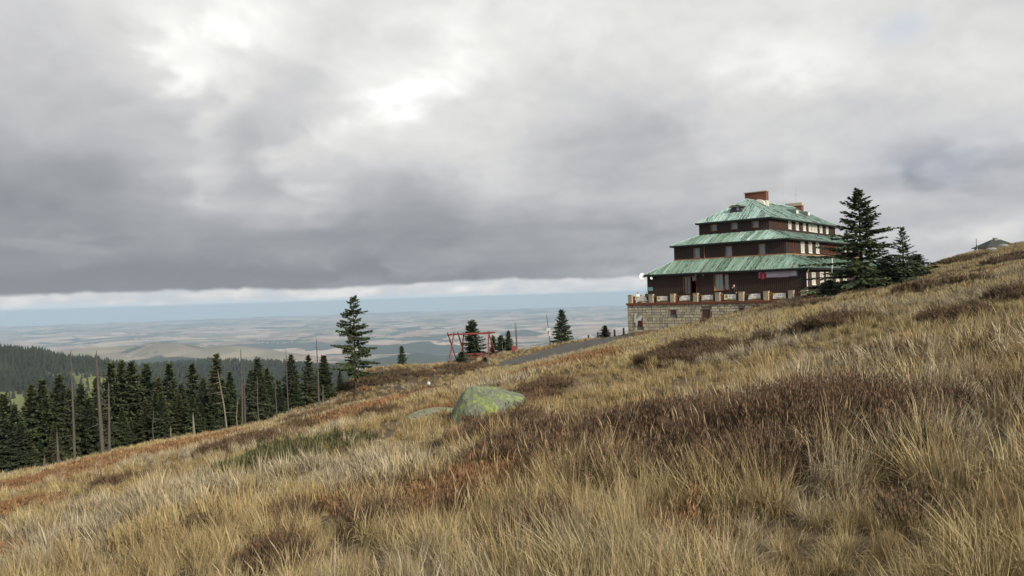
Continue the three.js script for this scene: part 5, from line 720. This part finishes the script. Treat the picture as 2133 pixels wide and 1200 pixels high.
{
  const straw = [[0.41, 0.33, 0.155], [0.34, 0.265, 0.118], [0.44, 0.365, 0.19], [0.25, 0.185, 0.085], [0.35, 0.285, 0.145]], ash = [[0.34, 0.29, 0.195], [0.28, 0.235, 0.15], [0.38, 0.33, 0.23], [0.24, 0.19, 0.12]], gold = [[0.33, 0.24, 0.105], [0.26, 0.175, 0.075], [0.35, 0.275, 0.135], [0.21, 0.14, 0.065], [0.2, 0.16, 0.07]];
  const brown = [[0.095, 0.06, 0.033], [0.078, 0.052, 0.03], [0.115, 0.074, 0.038], [0.075, 0.068, 0.03]], red = [[0.165, 0.076, 0.04], [0.16, 0.084, 0.043], [0.115, 0.062, 0.036], [0.12, 0.075, 0.042], [0.14, 0.1, 0.06]];
  const russet = [[0.22, 0.115, 0.052], [0.19, 0.095, 0.045], [0.26, 0.145, 0.065], [0.17, 0.11, 0.048]], green = [[0.075, 0.085, 0.028], [0.1, 0.1, 0.035], [0.065, 0.07, 0.03], [0.12, 0.09, 0.04]];
  const blades = mat(1, 1, 1, 0.8, { vertexColors: true, side: THREE.DoubleSide });
  const make = (tones, s) => [ // near, middle, far
    [tuft(s + 1, 110, 0.52, 0.0062, 0.2, tones, { seg: 4, stalks: 3 }), tuft(s + 2, 100, 0.44, 0.006, 0.22, tones, { stiff: 0.2, seg: 4, stalks: 2 })], [tuft(s + 3, 75, 0.5, 0.013, 0.26, tones), tuft(s + 4, 70, 0.42, 0.013, 0.28, tones, { stiff: 0.2 })], [tuft(s + 5, 46, 0.5, 0.034, 0.42, tones, { seg: 2 }), tuft(s + 6, 42, 0.42, 0.034, 0.45, tones, { stiff: 0.3, seg: 2 })]];
  const kinds = {
    straw: make(straw, 500), ash: make(ash, 520), gold: make(gold, 540),
    h: [[shrub(560, 70, 0.34, 0.24, 0.0085, [0.06, 0.042, 0.032], brown, red, 40), shrub(561, 60, 0.28, 0.26, 0.0085, [0.06, 0.042, 0.032], brown, red, 40)], [shrub(562, 46, 0.34, 0.28, 0.014, [0.06, 0.042, 0.032], brown, red, 28), shrub(563, 40, 0.28, 0.3, 0.014, [0.06, 0.042, 0.032], brown, red, 28)], [shrub(564, 26, 0.36, 0.42, 0.038, [0.06, 0.042, 0.032], brown, red.map((c) => c.map((x) => x * 0.85)), 18), shrub(565, 24, 0.3, 0.44, 0.038, [0.06, 0.042, 0.032], brown, brown, 18)]],
    b: [[shrub(570, 60, 0.24, 0.24, 0.01, [0.1, 0.06, 0.03], russet, russet, 30)], [shrub(571, 40, 0.24, 0.28, 0.018, [0.1, 0.06, 0.03], russet, russet, 20)], [shrub(572, 26, 0.26, 0.45, 0.04, [0.1, 0.06, 0.03], russet, russet, 16)]],
    g: [[shrub(580, 60, 0.26, 0.24, 0.014, [0.06, 0.05, 0.03], green, green, 20)], [shrub(581, 40, 0.28, 0.28, 0.03, [0.06, 0.05, 0.03], green, green, 12)], [shrub(582, 26, 0.3, 0.45, 0.06, [0.06, 0.05, 0.03], green, green, 9)]],
  };
  const r = rng32(2024), put = {}; let total = 0;
  const density = (d) => d < 4.5 ? 60 : d < 8 ? 42 : d < 16 ? 24 : d < 30 ? 14 : d < 60 ? 7 : d < 110 ? 3.6 : 2.2;
  const box0 = (x, z) => { const p = V(x, 0, z).applyMatrix4(toLocal); return p.x > TX0 - 0.1 && p.x < TX1 + 0.5 && p.z < ZT + 0.1 && p.z > -28 || p.x > -14 && p.x < 5.6 && p.z < 4.6 && p.z > -28; };
  for (let d = 1.2; d < 215;) {
    const dd = Math.max(0.25, d * 0.03), half0 = 0.68 * d + 1.6, n = Math.round(density(d) * half0 * 2 * dd);
    for (let i = 0; i < n; i++) {
      const x = between(r, -half0, half0), z = d + r() * dd, px = 1066.5 + FOCAL * x / z, past = z - table(crestAt, px); if (past > (px > 1850 ? 30 : 8) || Math.hypot(x, z) < 1.0) continue;
      if (z > 50 && (inPath(x, -z, 0.5) || box0(x, -z))) continue;
      if (rocks.some((q) => Math.hypot(x - q[0], -z - q[1]) < q[2] * 0.75)) continue;
      let [k, w] = cover(x, z); if (z < 30 && k === 's' && noise3(x / 0.75, 5, z / 0.75) < -0.12 && r() < 0.16) continue; const patch = fbm(x / 3.2, 7, z / 3.2, 3), wide = fbm(x / 14, 3, z / 14, 3);
      if (k === 's' || r() > w * (k === 'b' ? 0.95 : 0.84) + 0.01) k = patch + (r() - 0.5) * 0.5 > 0.22 ? 'ash' : wide + (r() - 0.5) * 0.6 > 0.22 ? 'gold' : 'straw';
      const lod = z < 9.5 ? 0 : z < 30 ? 1 : 2, list = kinds[k][lod], id = `${k}|${lod}|${Math.floor(r() * list.length)}`;
      const shrubby = k.length === 1, clumpy = smooth(-0.25, 0.3, noise3(x / 0.75, 5, z / 0.75)), tall = shrubby ? between(r, 0.9, 1.6) : between(r, 0.5, 1.1) * (1 + 0.4 * patch) * (z < 3.5 ? 0.8 : z > 14 ? 0.78 : 1) * (z < 30 ? 0.5 + 0.6 * clumpy : 1), tone = shrubby ? between(r, 0.75, 1.25) : (0.8 + 0.28 * r()) * (1 + 0.3 * wide);
      (put[id] ??= []).push([x, land(x, z) - 0.01, -z, r() * 6.283, shrubby ? between(r, -0.1, 0.1) : -between(r, -0.4, 0.46) - 0.4 * fbm(x / 5, 8, z / 5, 2), between(r, -0.14, 0.14), tall, tone]); total++;
    }
    d += dd;
  }
  const holders = { grass: ['dry_grass', 'tall straw-coloured dry grass covering the whole slope', 'grass'], h: ['heather', 'dark brown heather patches with reddish tips among the grass', 'heather'], b: ['bilberry', 'russet autumn bilberry patches on the slope', 'bilberry'], g: ['low_shrub', 'dull green low shrubs in bands on the left slope', 'shrub'] }, M = new THREE.Matrix4(), q = new THREE.Quaternion(), E = new THREE.Euler(), c = new THREE.Color();
  const groups = {};
  for (const id of Object.keys(put)) {
    const [k, lod, v] = id.split('|'), hk = holders[k] ? k : 'grass', [name, label, category] = holders[hk], list = put[id];
    if (!groups[hk]) { const o = groups[hk] = new THREE.Group(); o.name = name; scene.add(o); tag(o, label, category, null, 'stuff'); }
    const m = new THREE.InstancedMesh(kinds[k][+lod][+v], blades, list.length); m.name = hk === 'grass' ? 'tussock' : 'clump'; m.userData.kind = 'stuff'; groups[hk].add(m);
    list.forEach(([x, y, z, turn, lz, lx, s, t], i) => { q.setFromEuler(E.set(lx, 0, -lz)).multiply(new THREE.Quaternion().setFromAxisAngle(V(0, 1, 0), turn)); m.setMatrixAt(i, M.compose(V(x, y, z), q, V(s, s, s))); m.setColorAt(i, c.setRGB(t, t, t)); });
  }
  console.log('plants', total);
}
scene.traverse((o) => { if (o.isMesh) { o.castShadow = true; o.receiveShadow = true; } });
renderer.render(scene, camera);
